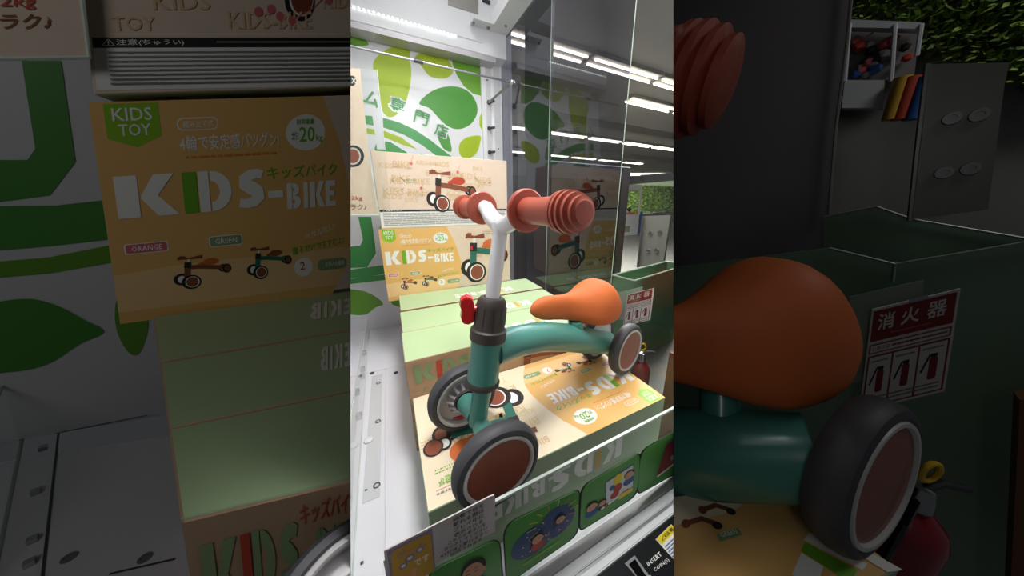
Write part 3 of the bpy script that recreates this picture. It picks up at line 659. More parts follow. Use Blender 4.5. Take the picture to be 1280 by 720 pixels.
# beam
bp = [(.132, .388, -.245), (.17, .400, -.247), (.24, .420, -.262), (.31, .440, -.290), (.38, .458, -.323), (.44, .474, -.352), (.492, .488, -.374)]
bm = nb(); tube(bm, bp, [.027, .0285, .0300, .0310, .0315, .0315, .0300], 32); obj('beam', bm, 'teal_paint', bike, smooth=True)
ra = Vector((.526, .433, -.380)) - rn * .06
bm = nb(); tube(bm, [ra + rn * .03, ra - rn * .03], .021, 24); tube(bm, [ra + rn * .055, ra - rn * .055], .01, 16); obj('rear_axle', bm, 'teal_paint', bike, smooth=True)
bm = nb(); tube(bm, [(.355, .452, -.30), (.352, .452, -.265)], [.02, .016], 20); obj('seat_post', bm, 'teal_paint', bike, smooth=True)
obj('saddle', saddle_bm(rotm(math.radians(195.5 - 8.02), math.radians(-14.7), (.277, .197, .22), (.400, .474, -.246))), 'saddle_orange', bike, smooth=True)

# ================================================================== front of the cabinet
YA = .25
zA = ony(842, 509.6, YA).z; xL = ony(480, 690, YA).x
fa_ = thing('front_acrylic_strip', 'clear acrylic strip with a bright top edge along the cabinet front', 'panel', (.2, YA, -.57))
bm = nb(); v = [bm.verts.new(p) for p in ((xL, YA, -.568), (.6, YA, -.568), (.6, YA, zA), (xL, YA, zA))]; bm.faces.new(v); obj('sheet', bm, 'front_acrylic', fa_)
bm = nb(); box(bm, xL, .6, YA - .002, YA + .002, zA - .003, zA + .001); obj('edge', bm, 'acrylic_edge', fa_)
bm = nb(); box(bm, xL - .002, xL, YA - .002, YA + .002, -.568, zA + .001); obj('edge', bm, 'acrylic_edge', fa_)
def rounded(px4, rr, y):
    """rounded quad outline from four image corners taken onto the plane at y"""
    c = [np.array(p, float) for p in px4]; out = []
    for i in range(4):
        p, a, b = c[i], c[i - 1], c[(i + 1) % 4]; da, db = (a - p) / np.linalg.norm(a - p), (b - p) / np.linalg.norm(b - p)
        A, B = p + da * rr[i], p + db * rr[i]
        for t in np.linspace(0, 1, 6): out.append(tuple((1 - t) ** 2 * A + 2 * t * (1 - t) * p + t * t * B))
    return [ony(x, y_, y) for x, y_ in out]
YC = YA - .003
def card(label, px4, rr, inner=None):
    t = thing('picture_card', label, 'card', ony(*px4[3], YC), 'green picture cards on the acrylic strip')
    cen = np.mean(np.array(px4, float), 0); big_ = [tuple(cen + (np.array(p) - cen) * (1 + 2.2 / np.linalg.norm(np.array(p) - cen))) for p in px4]
    bm = slab(rounded(big_, rr, YC), Vector((0, .001, 0))); obj('outline', bm, 'print_black', t)
    bm = slab(rounded(px4, rr, YC - .0008), Vector((0, .0007, 0))); obj('sheet', bm, 'card_green', t)
    f = Face(*[ony(*p, YC - .0008) for p in px4], 1, 1, out=(0, -1, 0))
    P = Print(f, 'illustration', t); inner(P, 1); P.done(); return t
def head(P, u, v, s, body='ink_blue', up=1):
    P.disc(u, v + s * 1.35, s * .95, s * .8, body, up).disc(u, v - s * .12, s * .86, s * .82, 'print_black', up + .5).disc(u - s * .05, v + s * .12, s * .72, s * .72, 'print_skin', up + 1)
    P.disc(u + s * .7, v + s * .18, s * .14, s * .18, 'print_skin', up + 1)
    for e in (-.38, .18): P.stroke([(u + e * s - s * .13, v + s * .12), (u + e * s, v + s * .03), (u + e * s + s * .13, v + s * .12)], s * .06, 'print_black', up + 1.5); P.stroke([(u + e * s - s * .14, v - s * .18), (u + e * s + s * .14, v - s * .22)], s * .05, 'print_black', up + 1.5)
    P.disc(u - s * .12, v + s * .48, s * .1, s * .07, 'print_red', up + 1.5)
def c1(P, u): head(P, .60, .30, .21, 'ink_blue')
def c2(P, u):
    P.disc(.36, .52, .30, .26, 'night_blue').disc(.68, .42, .26, .30, 'night_blue')
    for a in range(14): an = 2 * math.pi * a / 14; P.stroke([(.62 + .24 * math.cos(an), .30 + .20 * math.sin(an)), (.62 + .36 * math.cos(an), .30 + .30 * math.sin(an))], .012, random.choice(['print_yellow', 'print_pink', 'print_white']), 1.3)
    for a in range(26): P.disc(random.uniform(.15, .85), random.uniform(.25, .7), .011, .011, random.choice(['print_yellow', 'print_pink', 'print_white']), 1.4, n=6)
    head(P, .40, .50, .10, 'print_red', 2); head(P, .72, .38, .09, 'night_blue', 2)
    P.lines(.2, .80, .75, .88, 1, 'badge_green')
def c3(P, u):
    P.poly([(.38, .20), (.88, .16), (.90, .72), (.40, .74)], 'ink_blue', .5); P.poly([(.39, .22), (.87, .18), (.89, .70), (.41, .72)], 'poster_white', .8)
    P.disc(.60, .30, .09, .12, 'print_yellow', 1).disc(.60, .50, .08, .10, 'print_red', 1.2).disc(.55, .62, .08, .08, 'print_red', 1.3); P.disc(.50, .42, .05, .06, 'ink_blue', 1)
    head(P, .80, .34, .11, 'ink_blue', 1.6); head(P, .17, .56, .11, 'ink_blue', 1.6); head(P, .34, .62, .08, 'print_black', 1.6)
    for a in range(8): P.disc(.35 + .06 * a, .76 - .01 * a, .035, .03, random.choice(['print_red', 'print_yellow', 'print_white', 'print_pink']), 1.8)
    P.rect(.62, .70, .88, .80, 'print_yellow', 2)
def c4(P, u):
    P.poly([(.42, .18), (.98, .0), (.90, .62), (.28, .80)], 'sign_red', .6); P.poly([(.28, .80), (.90, .62), (.92, .66), (.30, .84)], 'print_white', .7)
    P.text('RULE', .56, .30, .11, 'print_white', width=.30, rot=-.10).text('BOOK', .50, .50, .11, 'print_white', width=.32, rot=-.10)
card('green card with a smiling black-haired boy, nearest of the row', [(533, 717), (624, 673), (629, 745), (536, 790)], (22, 14, 4, 4), c1)
card('green card with two festival figures under fireworks', [(630, 657), (724, 612), (722, 668), (634, 730)], (20, 8, 14, 12), c2)
card('green card with players around a white screen and red toys', [(727, 609), (800, 566), (797, 618), (725, 664)], (16, 8, 16, 8), c3)
card('green card with a dark red rule book, farthest of the row', [(801, 564), (872, 524), (870, 577), (797, 618)], (16, 8, 12, 8), c4)
# notice card taped at the left end
nt_ = thing('notice_card', 'grey printed notice clipped to the left end of the acrylic strip', 'notice', ony(560, 690, YA - .006))
YN_ = YA - .006
bm = slab([ony(480, 689, YN_), ony(612, 621, YN_), ony(618, 619, YN_), ony(619, 624, YN_), ony(619, 664, YN_), ony(484, 738, YN_)], Vector((0, .0015, 0))); obj('sheet', bm, 'paper_grey', nt_)
f = Face(ony(480, 689, YN_), ony(618, 619, YN_), ony(619, 664, YN_), ony(486, 735, YN_), 138, 50, out=(0, -1, 0))
P = Print(f, 'picture', nt_); P.rect(3, 2, 54, 60, 'print_lilac').rect(6, 5, 52, 60, 'gold', .5, r=6)
for i, (x, y, r) in enumerate(((26, 24, 6), (38, 20, 5), (18, 30, 5))): P.disc(x, y, r, r * .8, 'print_lilac', 1).disc(x, y, r * .5, r * .4, 'print_white', 1.2)
P.text('ゲーム', 12, 10, 9, 'print_lilac', width=34).text('です', 30, 30, 10, 'print_white', width=18).stroke([(26, 58), (30, 40)], 6, 'print_skin', 1.5); P.done()
P = Print(f, 'lettering', nt_)
for i, s in enumerate(('両替で台を', '離れる際は', 'プレイ中に')): P.text(s, 80, 1.5 + i * 7.0, 5.6, 'print_black', width=42)
for i, s in enumerate(('表示される', 'こちらのボタンを', 'タッチしてください', '※3分以上離れますと')): P.text(s, (80, 72, 66, 61)[i], 22.5 + i * 6.2, 5.2, 'print_black', width=(40, 52, 60, 66)[i])
P.text('削除されます', 74, 47, 5, 'print_black', width=44)
P.done()
# ledge
zl = -.568
lg = thing('front_ledge', 'white and grey metal ledge running below the picture cards', 'ledge', (.2, .22, zl - .02))
bm = nb(); box(bm, -.3, .7, .232, .2485, zl - .03, zl); bevel(bm, .001, 1); obj('grey_rail', bm, 'brushed_alu', lg)
bm = nb(); box(bm, -.3, .7, .2165, .2315, zl - .03, zl - .003); bevel(bm, .0015, 2); obj('white_rail', bm, 'white_paint', lg)
bm = nb(); box(bm, -.3, .7, .212, .2162, zl - .03, zl - .006); obj('groove', bm, 'brushed_alu', lg)
bm = nb(); box(bm, -.3, .7, .2005, .2118, zl - .03, zl - .003); bevel(bm, .0015, 2); obj('white_rail', bm, 'white_paint', lg)
# black control panel
cp = thing('control_panel', 'glossy black control panel with coin slot below the ledge', 'control panel', (.3, .12, -.7))
c0, c1_ = (.2, zl - .010), (.02, zl - .085)
bm = nb(); hexa(bm, [(-.3, c1_[0], c1_[1]), (.7, c1_[0], c1_[1]), (.7, c0[0], c0[1]), (-.3, c0[0], c0[1])] + [(-.3, c1_[0], -.8), (.7, c1_[0], -.8), (.7, c0[0], -.8), (-.3, c0[0], -.8)]); bmesh.ops.recalc_face_normals(bm, faces=bm.faces); obj('casing', bm, 'panel_black', cp)
pn = np.cross([1, 0, 0], [0, c0[0] - c1_[0], c0[1] - c1_[1]]); pn = pn / np.linalg.norm(pn); PP = (pn, float(np.dot(pn, [0, c0[0], c0[1]])))
z5 = lambda x, y: (700 + x / 5.14, 580 + y / 5.14)
def onp(L): return [at(*z5(*p), PP) for p in L]
bm = slab(onp([(415, 640), (478, 588), (600, 760), (520, 760)]), Vector(pn) * .0012); sl = obj('coin_slot', bm, 'brushed_alu', cp)
bm = slab([p + Vector(pn) * .0014 for p in onp([(440, 645), (480, 612), (575, 760), (520, 760)])], Vector(pn) * .0006); obj('slot_opening', bm, 'partition_black', sl)
f = Face(*onp([(548, 632), (634, 556), (700, 640), (600, 712)]), 1, 1, out=pn)
P = Print(f, 'lettering', cp, .0006); P.text('INSERT', .02, .06, .30, 'print_white', width=.96).text('COIN(S)', .12, .66, .30, 'print_white', width=1.0).stroke([(-.22, .62), (-.30, .78), (-.14, .95)], .05, 'print_white', 1); P.done()
st = onp([(612, 484), (712, 388), (800, 470), (800, 690)])
t = thing('caution_sticker', 'yellow and white caution sticker on the black control panel', 'sticker', st[0])
bm = slab([p + Vector(pn) * .0004 for p in st], Vector(pn) * .0005); obj('sheet', bm, 'print_white', t)
f = Face(*onp([(612, 484), (712, 388), (752, 420), (650, 524)]), 1, 1, out=pn)
P = Print(f, 'caution_band', t, .0012); P.rect(.03, .03, .97, .97, 'print_yellow').text('⚠', .15, .25, .5, 'print_black').text('注意', .45, .25, .5, 'print_black', width=.45); P.done()
f = Face(*onp([(652, 528), (760, 420), (820, 560), (735, 640)]), 1, 1, out=pn)
P = Print(f, 'small_print', t, .0012); P.lines(.08, .08, .95, .92, 6, 'ink_blue'); P.done()

# ================================================================== the arcade hall beyond the side panel
bm = nb(); box(bm, .9, 16, .3, 18, -1.5, -1.4); struct('floor_hall', bm, 'hall_floor')
bm = nb(); box(bm, .62, 16, .3, 18, 1.75, 1.85); struct('ceiling', bm, 'hall_ceiling')
bm = nb(); box(bm, .62, 16, 17.9, 18.0, -1.4, 1.8); struct('wall_far', bm, 'hall_wall')
# rows of tube lights: rows run along x at several depths
ORD = ['first', 'second', 'third', 'fourth', 'fifth']
ROW = {3.15: 'nearest', 3.9: 'second nearest', 6.5: 'middle', 9.5: 'second farthest', 13.5: 'farthest'}
for ry, rx in ((3.15, (1.2, 2.45, 3.7)), (3.9, (3.9, 5.2)), (6.5, (2.6, 3.9, 5.2, 6.5, 7.8)), (9.5, (4, 5.4, 6.8, 8.2, 9.6)), (13.5, (6, 8, 10, 12, 14))):
    for ix, x in enumerate(rx):
        q = Vector((x + .6, ry, 1.70)); cq = R @ np.array(q); px_, py_ = CX + F_PX * cq[0] / cq[2], CY + F_PX * cq[1] / cq[2]
        if px_ < 600 or px_ > 900 or py_ < -40 or py_ > 260: continue
        tube_g = thing('ceiling_light', f'twin tube ceiling light, {ORD[ix]} from the left in the {ROW[ry]} row of the hall', 'light', q, 'ceiling lights over the arcade hall')
        bm = nb(); box(bm, x, x + 1.2, ry - .13, ry + .13, 1.70, 1.749); 
        if obj('fixture', bm, 'hall_ceiling', tube_g) is None: bpy.data.objects.remove(tube_g); continue
        for dy in (-.07, .07):
            bm = nb(); tube(bm, [(x + .03, ry + dy, 1.68), (x + 1.17, ry + dy, 1.68)], .015, 8); obj('tube', bm, 'tube_light', tube_g, smooth=True)
for i, y in enumerate((5.2, 8.2)):
    bm = nb(); box(bm, .7, 12, y, y + .15, 1.60, 1.749); struct('trim_%d' % (2 + i), bm, 'hall_wall')
# dark neighbouring machine seen through the smoked panel
dm = thing('dark_game_machine', 'tall dark game machine standing behind the smoked side panel', 'game machine', (1.3, 2.6, -1.4))
bm = nb(); box(bm, .75, 2.35, 2.2, 3.0, -1.4, .35); bevel(bm, .01, 1); obj('cabinet', bm, 'dark_machine', dm)
bm = nb(); box(bm, .95, 1.6, 2.18, 2.2, -.9, .2); obj('screen', bm, 'panel_black', dm)
bm = nb(); box(bm, 1.7, 2.2, 2.18, 2.2, -.9, .2); obj('door', bm, 'panel_black', dm)
q0, q1 = onx(656, 100, 1.1), onx(688, 100, 1.1)
pl_ = thing('grey_pillar', 'square grey pillar behind the smoked side panel', 'pillar', (1.1, (q0.y + q1.y) / 2, -1.4))
bm = nb(); box(bm, 1.1, 1.12, min(q0.y, q1.y), max(q0.y, q1.y), -1.4, 1.75); obj('shaft', bm, 'smoke_grey', pl_)
# neighbouring green tank machine, open on top
zr = -.60
tk = thing('green_tank_machine', 'green clear-sided prize tank with an open top beside the cabinet', 'game machine', onz(800, 345, zr) + Vector((0, 0, -.79)))
cA, cB, cC = onz(766, 344, zr), onz(793, 351, zr), onz(850, 334, zr)
cD = cA + (cC - cB)
O_ = [cA, cB, cC + (cC - cB) * .2, cD + (cC - cB) * .2]
tA, tB = onz(640, 300, zr), None
for a, b in ((0, 1), (1, 2), (2, 3), (3, 0)):
    p, q = O_[a], O_[b]; n_ = Vector((0, 0, 1)).cross(q - p).normalized() * .01
    bm = nb(); hexa(bm, [p, q, q - Vector((0, 0, .79)), p - Vector((0, 0, .79)), p + n_, q + n_, q + n_ - Vector((0, 0, .79)), p + n_ - Vector((0, 0, .79))]); bmesh.ops.recalc_face_normals(bm, faces=bm.faces); obj('tank_wall', bm, 'tank_green', tk)
bm = nb()
for a, b in ((0, 1), (1, 2), (2, 3), (3, 0)): tube(bm, [O_[a], O_[b]], .008, 6)
obj('rim', bm, 'tank_rim', tk)
# grey steel plate
X2 = 3.0
pp = [onx(805, 270, X2), onx(838, 269, X2), onx(829, 329, X2), onx(798, 334, X2)]
t = thing('steel_plate', 'leaning grey steel plate with round bolts near the hall entrance', 'plate', pp[3])
bm = slab(pp, Vector((.03, 0, 0))); pl0 = obj('plate', bm, 'plate_grey', t)
for px, py in ((813.5, 292), (825, 291), (810.5, 314), (821, 313.5)):
    q = onx(px, py, X2); bm = nb(); lathe(bm, q, (-1, 0, 0), [(0, .035), (.01, .033), (.01, .018), (.004, .016), (.004, 0)], 16); obj('bolt', bm, 'steel', t, smooth=True)
bm = nb(); tube(bm, [onx(804, 270, X2 - .02), onx(797, 334, X2 - .02)], .016, 8); obj('post', bm, 'steel', t)
# fire extinguisher sign on a clear holder
X3 = 1.20
sg = thing('fire_extinguisher_sign', 'white edged red sign with kanji for fire extinguisher beside the orange saddle', 'sign', onx(794, 411, X3))
def sign_on(par, c4, out, thick):
    """c4: tl, tr, br, bl"""
    bm = slab(c4, thick); obj('board', bm, 'print_white', par)
    f = Face(*c4, 1, 1.35, out=out)
    P = Print(f, 'lettering', par, .0010); P.rect(.03, .03, .97, .42, 'sign_red')
    for i, ch in enumerate('消火器'): P.text(ch, .10 + i * .29, .08, .21, 'print_white', width=.21)
    P.lines(.28, .33, .74, .37, 1, 'print_pink'); P.rect(.03, .46, .97, .58, 'sign_red').rect(.05, .475, .95, .565, 'print_white', .5); P.text('使用方法', .07, .49, .06, 'sign_red', width=.22).lines(.32, .49, .93, .55, 1, 'sign_red')
    P.rect(.03, .61, .97, 1.31, 'sign_red', .2)
    for i in range(3):
        u = .05 + i * .307; P.rect(u, .63, u + .285, 1.29, 'print_white', .6)
        P.rect(u + .12, .82, u + .21, 1.12, 'sign_red', 1, r=.03).stroke([(u + .04, 1.0), (u + .12, .78), (u + .2, .80)], .025, 'print_black', 1.3).lines(u + .03, .66, u + .25, .72, 1, 'print_grey').rect(u + .13, .77, u + .2, .82, 'print_black', 1.1)
    P.lines(.08, 1.16, .92, 1.26, 2, 'print_grey'); P.done()
sc4 = [onx(784.5, 368, X3), onx(817, 360, X3), onx(812, 400, X3), onx(778.5, 408, X3)]
sign_on(sg, sc4, (-1, 0, 0), Vector((.006, 0, 0)))
bm = slab([onx(770, 366, X3 + .02), onx(803, 358, X3 + .02), onx(800, 400, X3 + .02), onx(768, 400, X3 + .02)], Vector((.004, 0, 0))); obj('clear_holder', bm, 'tank_rim', sg)
yp = (sc4[3].y + sc4[2].y) / 2 + .03; bm = nb(); box(bm, X3 + .03, X3 + .042, yp, yp + .012, -1.4, sc4[3].z + .05); obj('stand_pole', bm, 'tank_rim', sg)
def extinguisher(loc, H, label):
    loc = Vector(loc); t = thing('fire_extinguisher', label, 'fire extinguisher', loc); s = H / .5
    bm = nb(); lathe(bm, loc, (0, 0, 1), [(0, 0), (0, .06 * s), (.01 * s, .068 * s), (.30 * s, .068 * s), (.335 * s, .058 * s), (.36 * s, .035 * s), (.37 * s, .024 * s), (.37 * s, 0)], 32); obj('tank', bm, 'extinguisher_red', t, smooth=True)
    bm = nb(); lathe(bm, loc, (0, 0, 1), [(.37 * s, .026 * s), (.38 * s, .03 * s), (.40 * s, .026 * s), (.43 * s, .02 * s), (.43 * s, 0)], 20); obj('valve', bm, 'chrome', t, smooth=True)
    bm = nb(); tube(bm, [loc + Vector((0, 0, .42 * s)), loc + Vector((.03 * s, -.02 * s, .445 * s)), loc + Vector((.07 * s, -.05 * s, .44 * s))], .009 * s, 8); obj('lever', bm, 'bolt_dark', t, smooth=True)
    bm = nb(); tube(bm, [loc + Vector((-.02 * s, 0, .40 * s)), loc + Vector((-.075 * s, .0, .36 * s)), loc + Vector((-.085 * s, 0, .25 * s)), loc + Vector((-.078 * s, 0, .12 * s))], .008 * s, 8); obj('hose', bm, 'panel_black', t, smooth=True)
    bm = nb(); u = Vector(R[0]); v = Vector((0, 0, 1)); c = loc + Vector((0, 0, .475 * s))
    tube(bm, [c + (u * math.cos(a) * .02 + v * math.sin(a) * .026) * s for a in np.linspace(0, 2 * math.pi, 15)], .006 * s, 8); obj('safety_pin', bm, 'pin_yellow', t, smooth=True)
    bm = nb(); lathe(bm, loc, (0, 0, 1), [(.12 * s, .0685 * s), (.26 * s, .0685 * s)], 32); obj('label_band', bm, 'print_white', t, smooth=True) if False else bm.free()
    return t
qe = ony(803.5, 434, 1.07); HE = .49; qe.z -= .475 / .5 * HE
extinguisher(qe, HE, 'red fire extinguisher with yellow pin standing on the hall floor')
# brown post at the right edge
q = onx(837, 440, 1.2); t = thing('brown_post', 'square brown wooden post just inside the middle view on its right', 'post', (1.2, q.y, -1.4)); bm = nb(); box(bm, 1.2, 1.26, q.y - .2, q.y + .0, -1.4, q.z); obj('shaft', bm, 'wood_brown', t)
# far claw machine, bins and trees outside the entrance
def claw(loc, wx, wy, H, label, u=None):
    loc = Vector(loc); t = thing('claw_machine', label, 'game machine', loc); x0, x1, y0, y1 = loc.x - wx / 2, loc.x + wx / 2, loc.y - wy / 2, loc.y + wy / 2; z = loc.z
    bm = nb(); box(bm, x0, x1, y0, y1, z, z + H * .42); bevel(bm, .01 * H, 1); b = obj('base_cabinet', bm, 'white_metal', t)
    bm = nb(); box(bm, x0, x1, y0, y1, z + H * .9, z + H); bevel(bm, .01 * H, 1); obj('marquee', bm, 'white_metal', t)
    for a, b_ in ((x0, y0), (x1 - .03 * H, y0), (x0, y1 - .03 * H), (x1 - .03 * H, y1 - .03 * H)):
        bm = nb(); box(bm, a, a + .03 * H, b_, b_ + .03 * H, z + H * .42, z + H * .9); obj('corner_post', bm, 'white_metal', t)
    bm = nb(); box(bm, x0 + .05 * H, x1 - .05 * H, y0 + .1 * H, y1 - .1 * H, z + H * .42, z + H * .46); obj('play_field', bm, 'print_pink', t)
    rnd = random.Random(3)
    for k in range(14):
        bm = nb(); bmesh.ops.create_icosphere(bm, subdivisions=1, radius=H * rnd.uniform(.03, .055)); bmesh.ops.translate(bm, verts=bm.verts, vec=(rnd.uniform(x0 + .1 * H, x1 - .1 * H), rnd.uniform(y0 + .1 * H, y1 - .1 * H), z + H * rnd.uniform(.50, .62)))
        obj('prize', bm, rnd.choice(['print_red', 'ink_blue', 'print_white', 'print_black', 'print_pink']), t)
    bm = nb(); box(bm, x0 + .3 * wx, x0 + .6 * wx, y0 - .01 * H, y0, z + H * .08, z + H * .2); obj('prize_door', bm, 'print_grey', t)
    bm = nb(); tube(bm, [(loc.x, loc.y, z + H * .9), (loc.x, loc.y, z + H * .74)], .01 * H, 6); tube(bm, [(loc.x, loc.y, z + H * .75), (loc.x - .06 * H, loc.y, z + H * .68)], .01 * H, 6); tube(bm, [(loc.x, loc.y, z + H * .75), (loc.x + .06 * H, loc.y, z + H * .68)], .01 * H, 6); obj('claw', bm, 'chrome', t)
    return t
qc = onz(771, 293, -1.4); claw(qc, 1.3, 1.1, 2.05, 'small white claw machine far off across the hall floor')
for px, m_, lb in ((791, 'gold', 'yellow'), (795, 'print_red', 'red'), (799, 'ink_blue', 'blue')):
    q = onz(px, 291, -1.4); t = thing('waste_bin', f'{lb} upright bin beside the far white claw machine', 'bin', q)
    bm = nb(); lathe(bm, q, (0, 0, 1), [(0, 0), (0, .055), (.85, .06), (.88, .06), (.88, .055), (.1, .05), (.1, 0)], 16); obj('bucket', bm, m_, t, smooth=True)
    bm = nb(); lathe(bm, q + Vector((0, 0, .88)), (0, 0, 1), [(0, .06), (.08, .05), (.1, 0)], 16); obj('lid', bm, m_, t, smooth=True)
def foliage(name, label, cat, o, u, v, dep, n, s, seed, mats=('foliage', 'foliage_dark')):
    """bank of leaves filling the slab o + a*u + b*v"""
    rnd = random.Random(seed); bm = nb(); o, u, v, dep = Vector(o), Vector(u), Vector(v), Vector(dep)
    for k in range(n):
        c = o + u * rnd.random() + v * (rnd.random() ** .8) + dep * rnd.random()
        a = Vector((rnd.gauss(0, 1), rnd.gauss(0, 1), rnd.gauss(0, 1))).normalized(); b = a.orthogonal().normalized()
        q = [bm.verts.new(c + a * s), bm.verts.new(c + b * s * .45), bm.verts.new(c - a * s * .9), bm.verts.new(c - b * s * .45)]
        bm.faces.new(q).material_index = 1 if rnd.random() < .45 else 0
    o_ = obj(name, bm, list(mats)); 
    if o_: tag(o_, label, cat, kind='stuff')
f0 = onz(771, 293, -1.4); YF = 16.0
a, b = ony(775, 262, YF), ony(850, 234, YF)
foliage('tree_foliage', 'sunlit green tree foliage seen outside the far entrance', 'foliage', (a.x, YF, a.z - .3), (b.x - a.x + 2, 0, 0), (0, 0, 2.2), (0, .6, 0), 5200, .16, 5)
win = ony(779, 262, 17.6); bm = slab([ony(770, 272, 17.6), ony(850, 262, 17.6), ony(850, 225, 17.6), ony(775, 232, 17.6)], Vector((0, .05, 0))); struct('window_1', bm, 'daylight_window')

# ================================================================== side bays
RL = np.array([[.894, -.414, .172], [.429, .902, -.058], [-.131, .126, .983]])
a1, a2, a3 = (RL[:, i] / np.linalg.norm(RL[:, i]) for i in range(3))
V1, V2, V3 = Vector(a1), Vector(a2), Vector(a3)
def rayn(x, y, d): r = ray(x, y); return Vector(r / np.linalg.norm(r) * d)
bay[0] = 'left'
p0 = rayn(149, 399, .60)
PF = (a2, float(a2 @ np.array(p0))); PT = (a3, float(a3 @ np.array(p0)))
# tops of the three cartons standing on edge
U1 = .47
def topq(l0, r0, l1, r1): return [at(*l0, PT), at(*r0, PT), at(*r1, PT), at(*l1, PT)]
tiers = [((210.8, 536.2), (438, 489.5), (226.4, 652.8), (438, 602)), ((199.8, 454.2), (438, 413.5), (210.8, 535), (438, 488)), ((191, 396.3), (438, 363.5), (199.8, 452.5), (438, 412))]
hgt = .36
def left_carton(l, lab, front=False):
    (bl, br, fl, fr) = l
    q = [at(*fl, PT), at(*fr, PT), at(*br, PT), at(*bl, PT)]        # near-left, near-right, far-right, far-left
    ext = (q[1] - q[0]) * .12; q[1] += ext; q[2] += (q[2] - q[3]) * .12
    dn = V3 * -hgt
    t = carton('bike_carton', lab, 'box', [q[0], q[1], q[1] + dn, q[0] + dn, q[3], q[2], q[2] + dn, q[3] + dn], ('craft_brown', 'carton_green', 'craft_brown'))
    f = Face(q[2], q[3], q[0], q[1], 1, 1, out=V3)
    return t, q, f
GL = []
t, q, f = left_carton(tiers[0], 'large dim green-topped carton nearest the floor of the dark left bay, craft front', True)
P = Print(f, 'crease', t); P.rect(.0, .97, 1, .985, 'carton_green_side', 0).done()
fq = Face(q[0], q[1], q[1] + V3 * -hgt, q[0] + V3 * -hgt, .47, .475, out=-V2)
back_print(fq, t, .5, bikes=False)
t, q, f = left_carton(tiers[1], 'dim green-topped carton in the middle of the dark left bay stack')
P = Print(f, 'top_lettering', t); P.chunky('EKIB', .11, .25, .42, 'print_white', w=.12, gap=.03); P.done()
t, q, f = left_carton(tiers[2], 'dim green-topped carton directly under the orange one in the dark left bay')
P = Print(f, 'top_lettering', t); P.chunky('EKIB', .10, .25, .42, 'print_white', w=.17, gap=.04); P.done()
# orange carton standing on them
q = [at(110, 128, PF), at(438, 119, PF), at(438, 360.5, PF), at(149.5, 399, PF)]
e0, e1 = (q[1] - q[0]) * .1, (q[2] - q[3]) * .1; q[1] += e0; q[2] += e1; b_ = V2 * .16 + V1 * .03
t = carton('bike_carton', 'large dim orange fronted carton standing in the dark left bay', 'box', [q[0], q[1], q[2], q[3]] + [p + b_ for p in q], ('craft', 'carton_green', 'craft'))
# print units along the visible width: 0.5145 at the divider
W_ = .5145 * 1.1
f = Face(q[0], q[1], q[2], q[3], W_, .487, out=-V2)
front_print(f, t, .56, big=False)
# cream carton with the caution band above
PF2 = (a2, PF[1] + .004)
q = [at(93, -70, PF2), at(438, -60, PF2), at(438, 109, PF2), at(117, 119, PF2)]
e0, e1 = (q[1] - q[0]) * .1, (q[2] - q[3]) * .1; q[1] += e0; q[2] += e1
t = carton('bike_carton', 'large dim cream carton with a black caution band in the dark left bay', 'box', [q[0], q[1], q[2], q[3]] + [p + b_ for p in q], ('craft', 'craft', 'craft'))
f = Face(at(115, 47, PF2), at(438, 47, PF2), at(438, 110, PF2), at(121, 116, PF2), 323, 66, out=-V2)
P = Print(f, 'caution_panel', t); P.rect(0, 0, 370, 12, 'print_black').rect(0, 12, 370, 63, 'print_white').text('⚠注意(ちゅうい)', 8, 2, 8, 'print_white', width=76).lines(120, 3, 340, 8, 1, 'print_grey'); P.lines(12, 15, 350, 58, 8, 'print_grey'); P.done()
f = Face(at(100, -20, PF2), at(438, -20, PF2), at(438, 44, PF2), at(112, 44, PF2), 330, 64, out=-V2)
P = Print(f, 'craft_pattern', t); P.text('KIDS', 60, 12, 20, 'craft_mark', width=60).text('KIDS-BIKE', 140, 34, 22, 'craft_mark', width=120).text('KIDS', 280, 10, 20, 'craft_mark', width=60).text('TOY', 20, 40, 18, 'craft_mark', width=40)
P.disc(242, 21, 24, 25, 'print_black').disc(244, 20, 19, 20, 'print_white', .4).disc(245, 20, 17, 18, 'hub_brown', .6)
for u, v in ((198, 31), (210, 40), (228, 45), (180, 34), (290, 20)): P.disc(u, v, 6, 6, 'print_pink', 1)
P.stroke([(232, 44), (262, 30), (285, 14)], 1.2, 'print_pink', 1); P.done()
# printed board at far left
PB = (a2, PF[1] - .01)
t = thing('printed_board', 'dim cream board with 2kg lettering in the top corner of the dark left bay', 'board', at(50, 72, PB))
bm = slab([at(-40, -40, PB), at(100, -40, PB), at(104, 5, PB), at(112, 71, PB), at(-40, 73, PB)], V2 * .003); obj('sheet', bm, 'craft', t)
f = Face(at(0, -5, PB), at(104, -5, PB), at(104, 60, PB), at(0, 60, PB), 104, 65, out=-V2)
P = Print(f, 'lettering', t); P.text('2kg', 0, 0, 17, 'print_red', width=42).text('ラク♪', 0, 22, 19, 'print_brown', width=62); P.done()
bm = nb(); tube(bm, [at(100, -40, PB), at(104, 5, PB), at(112, 72, PB), at(-40, 74, PB)], .0016, 6); obj('edge', bm, 'acrylic_edge', t)
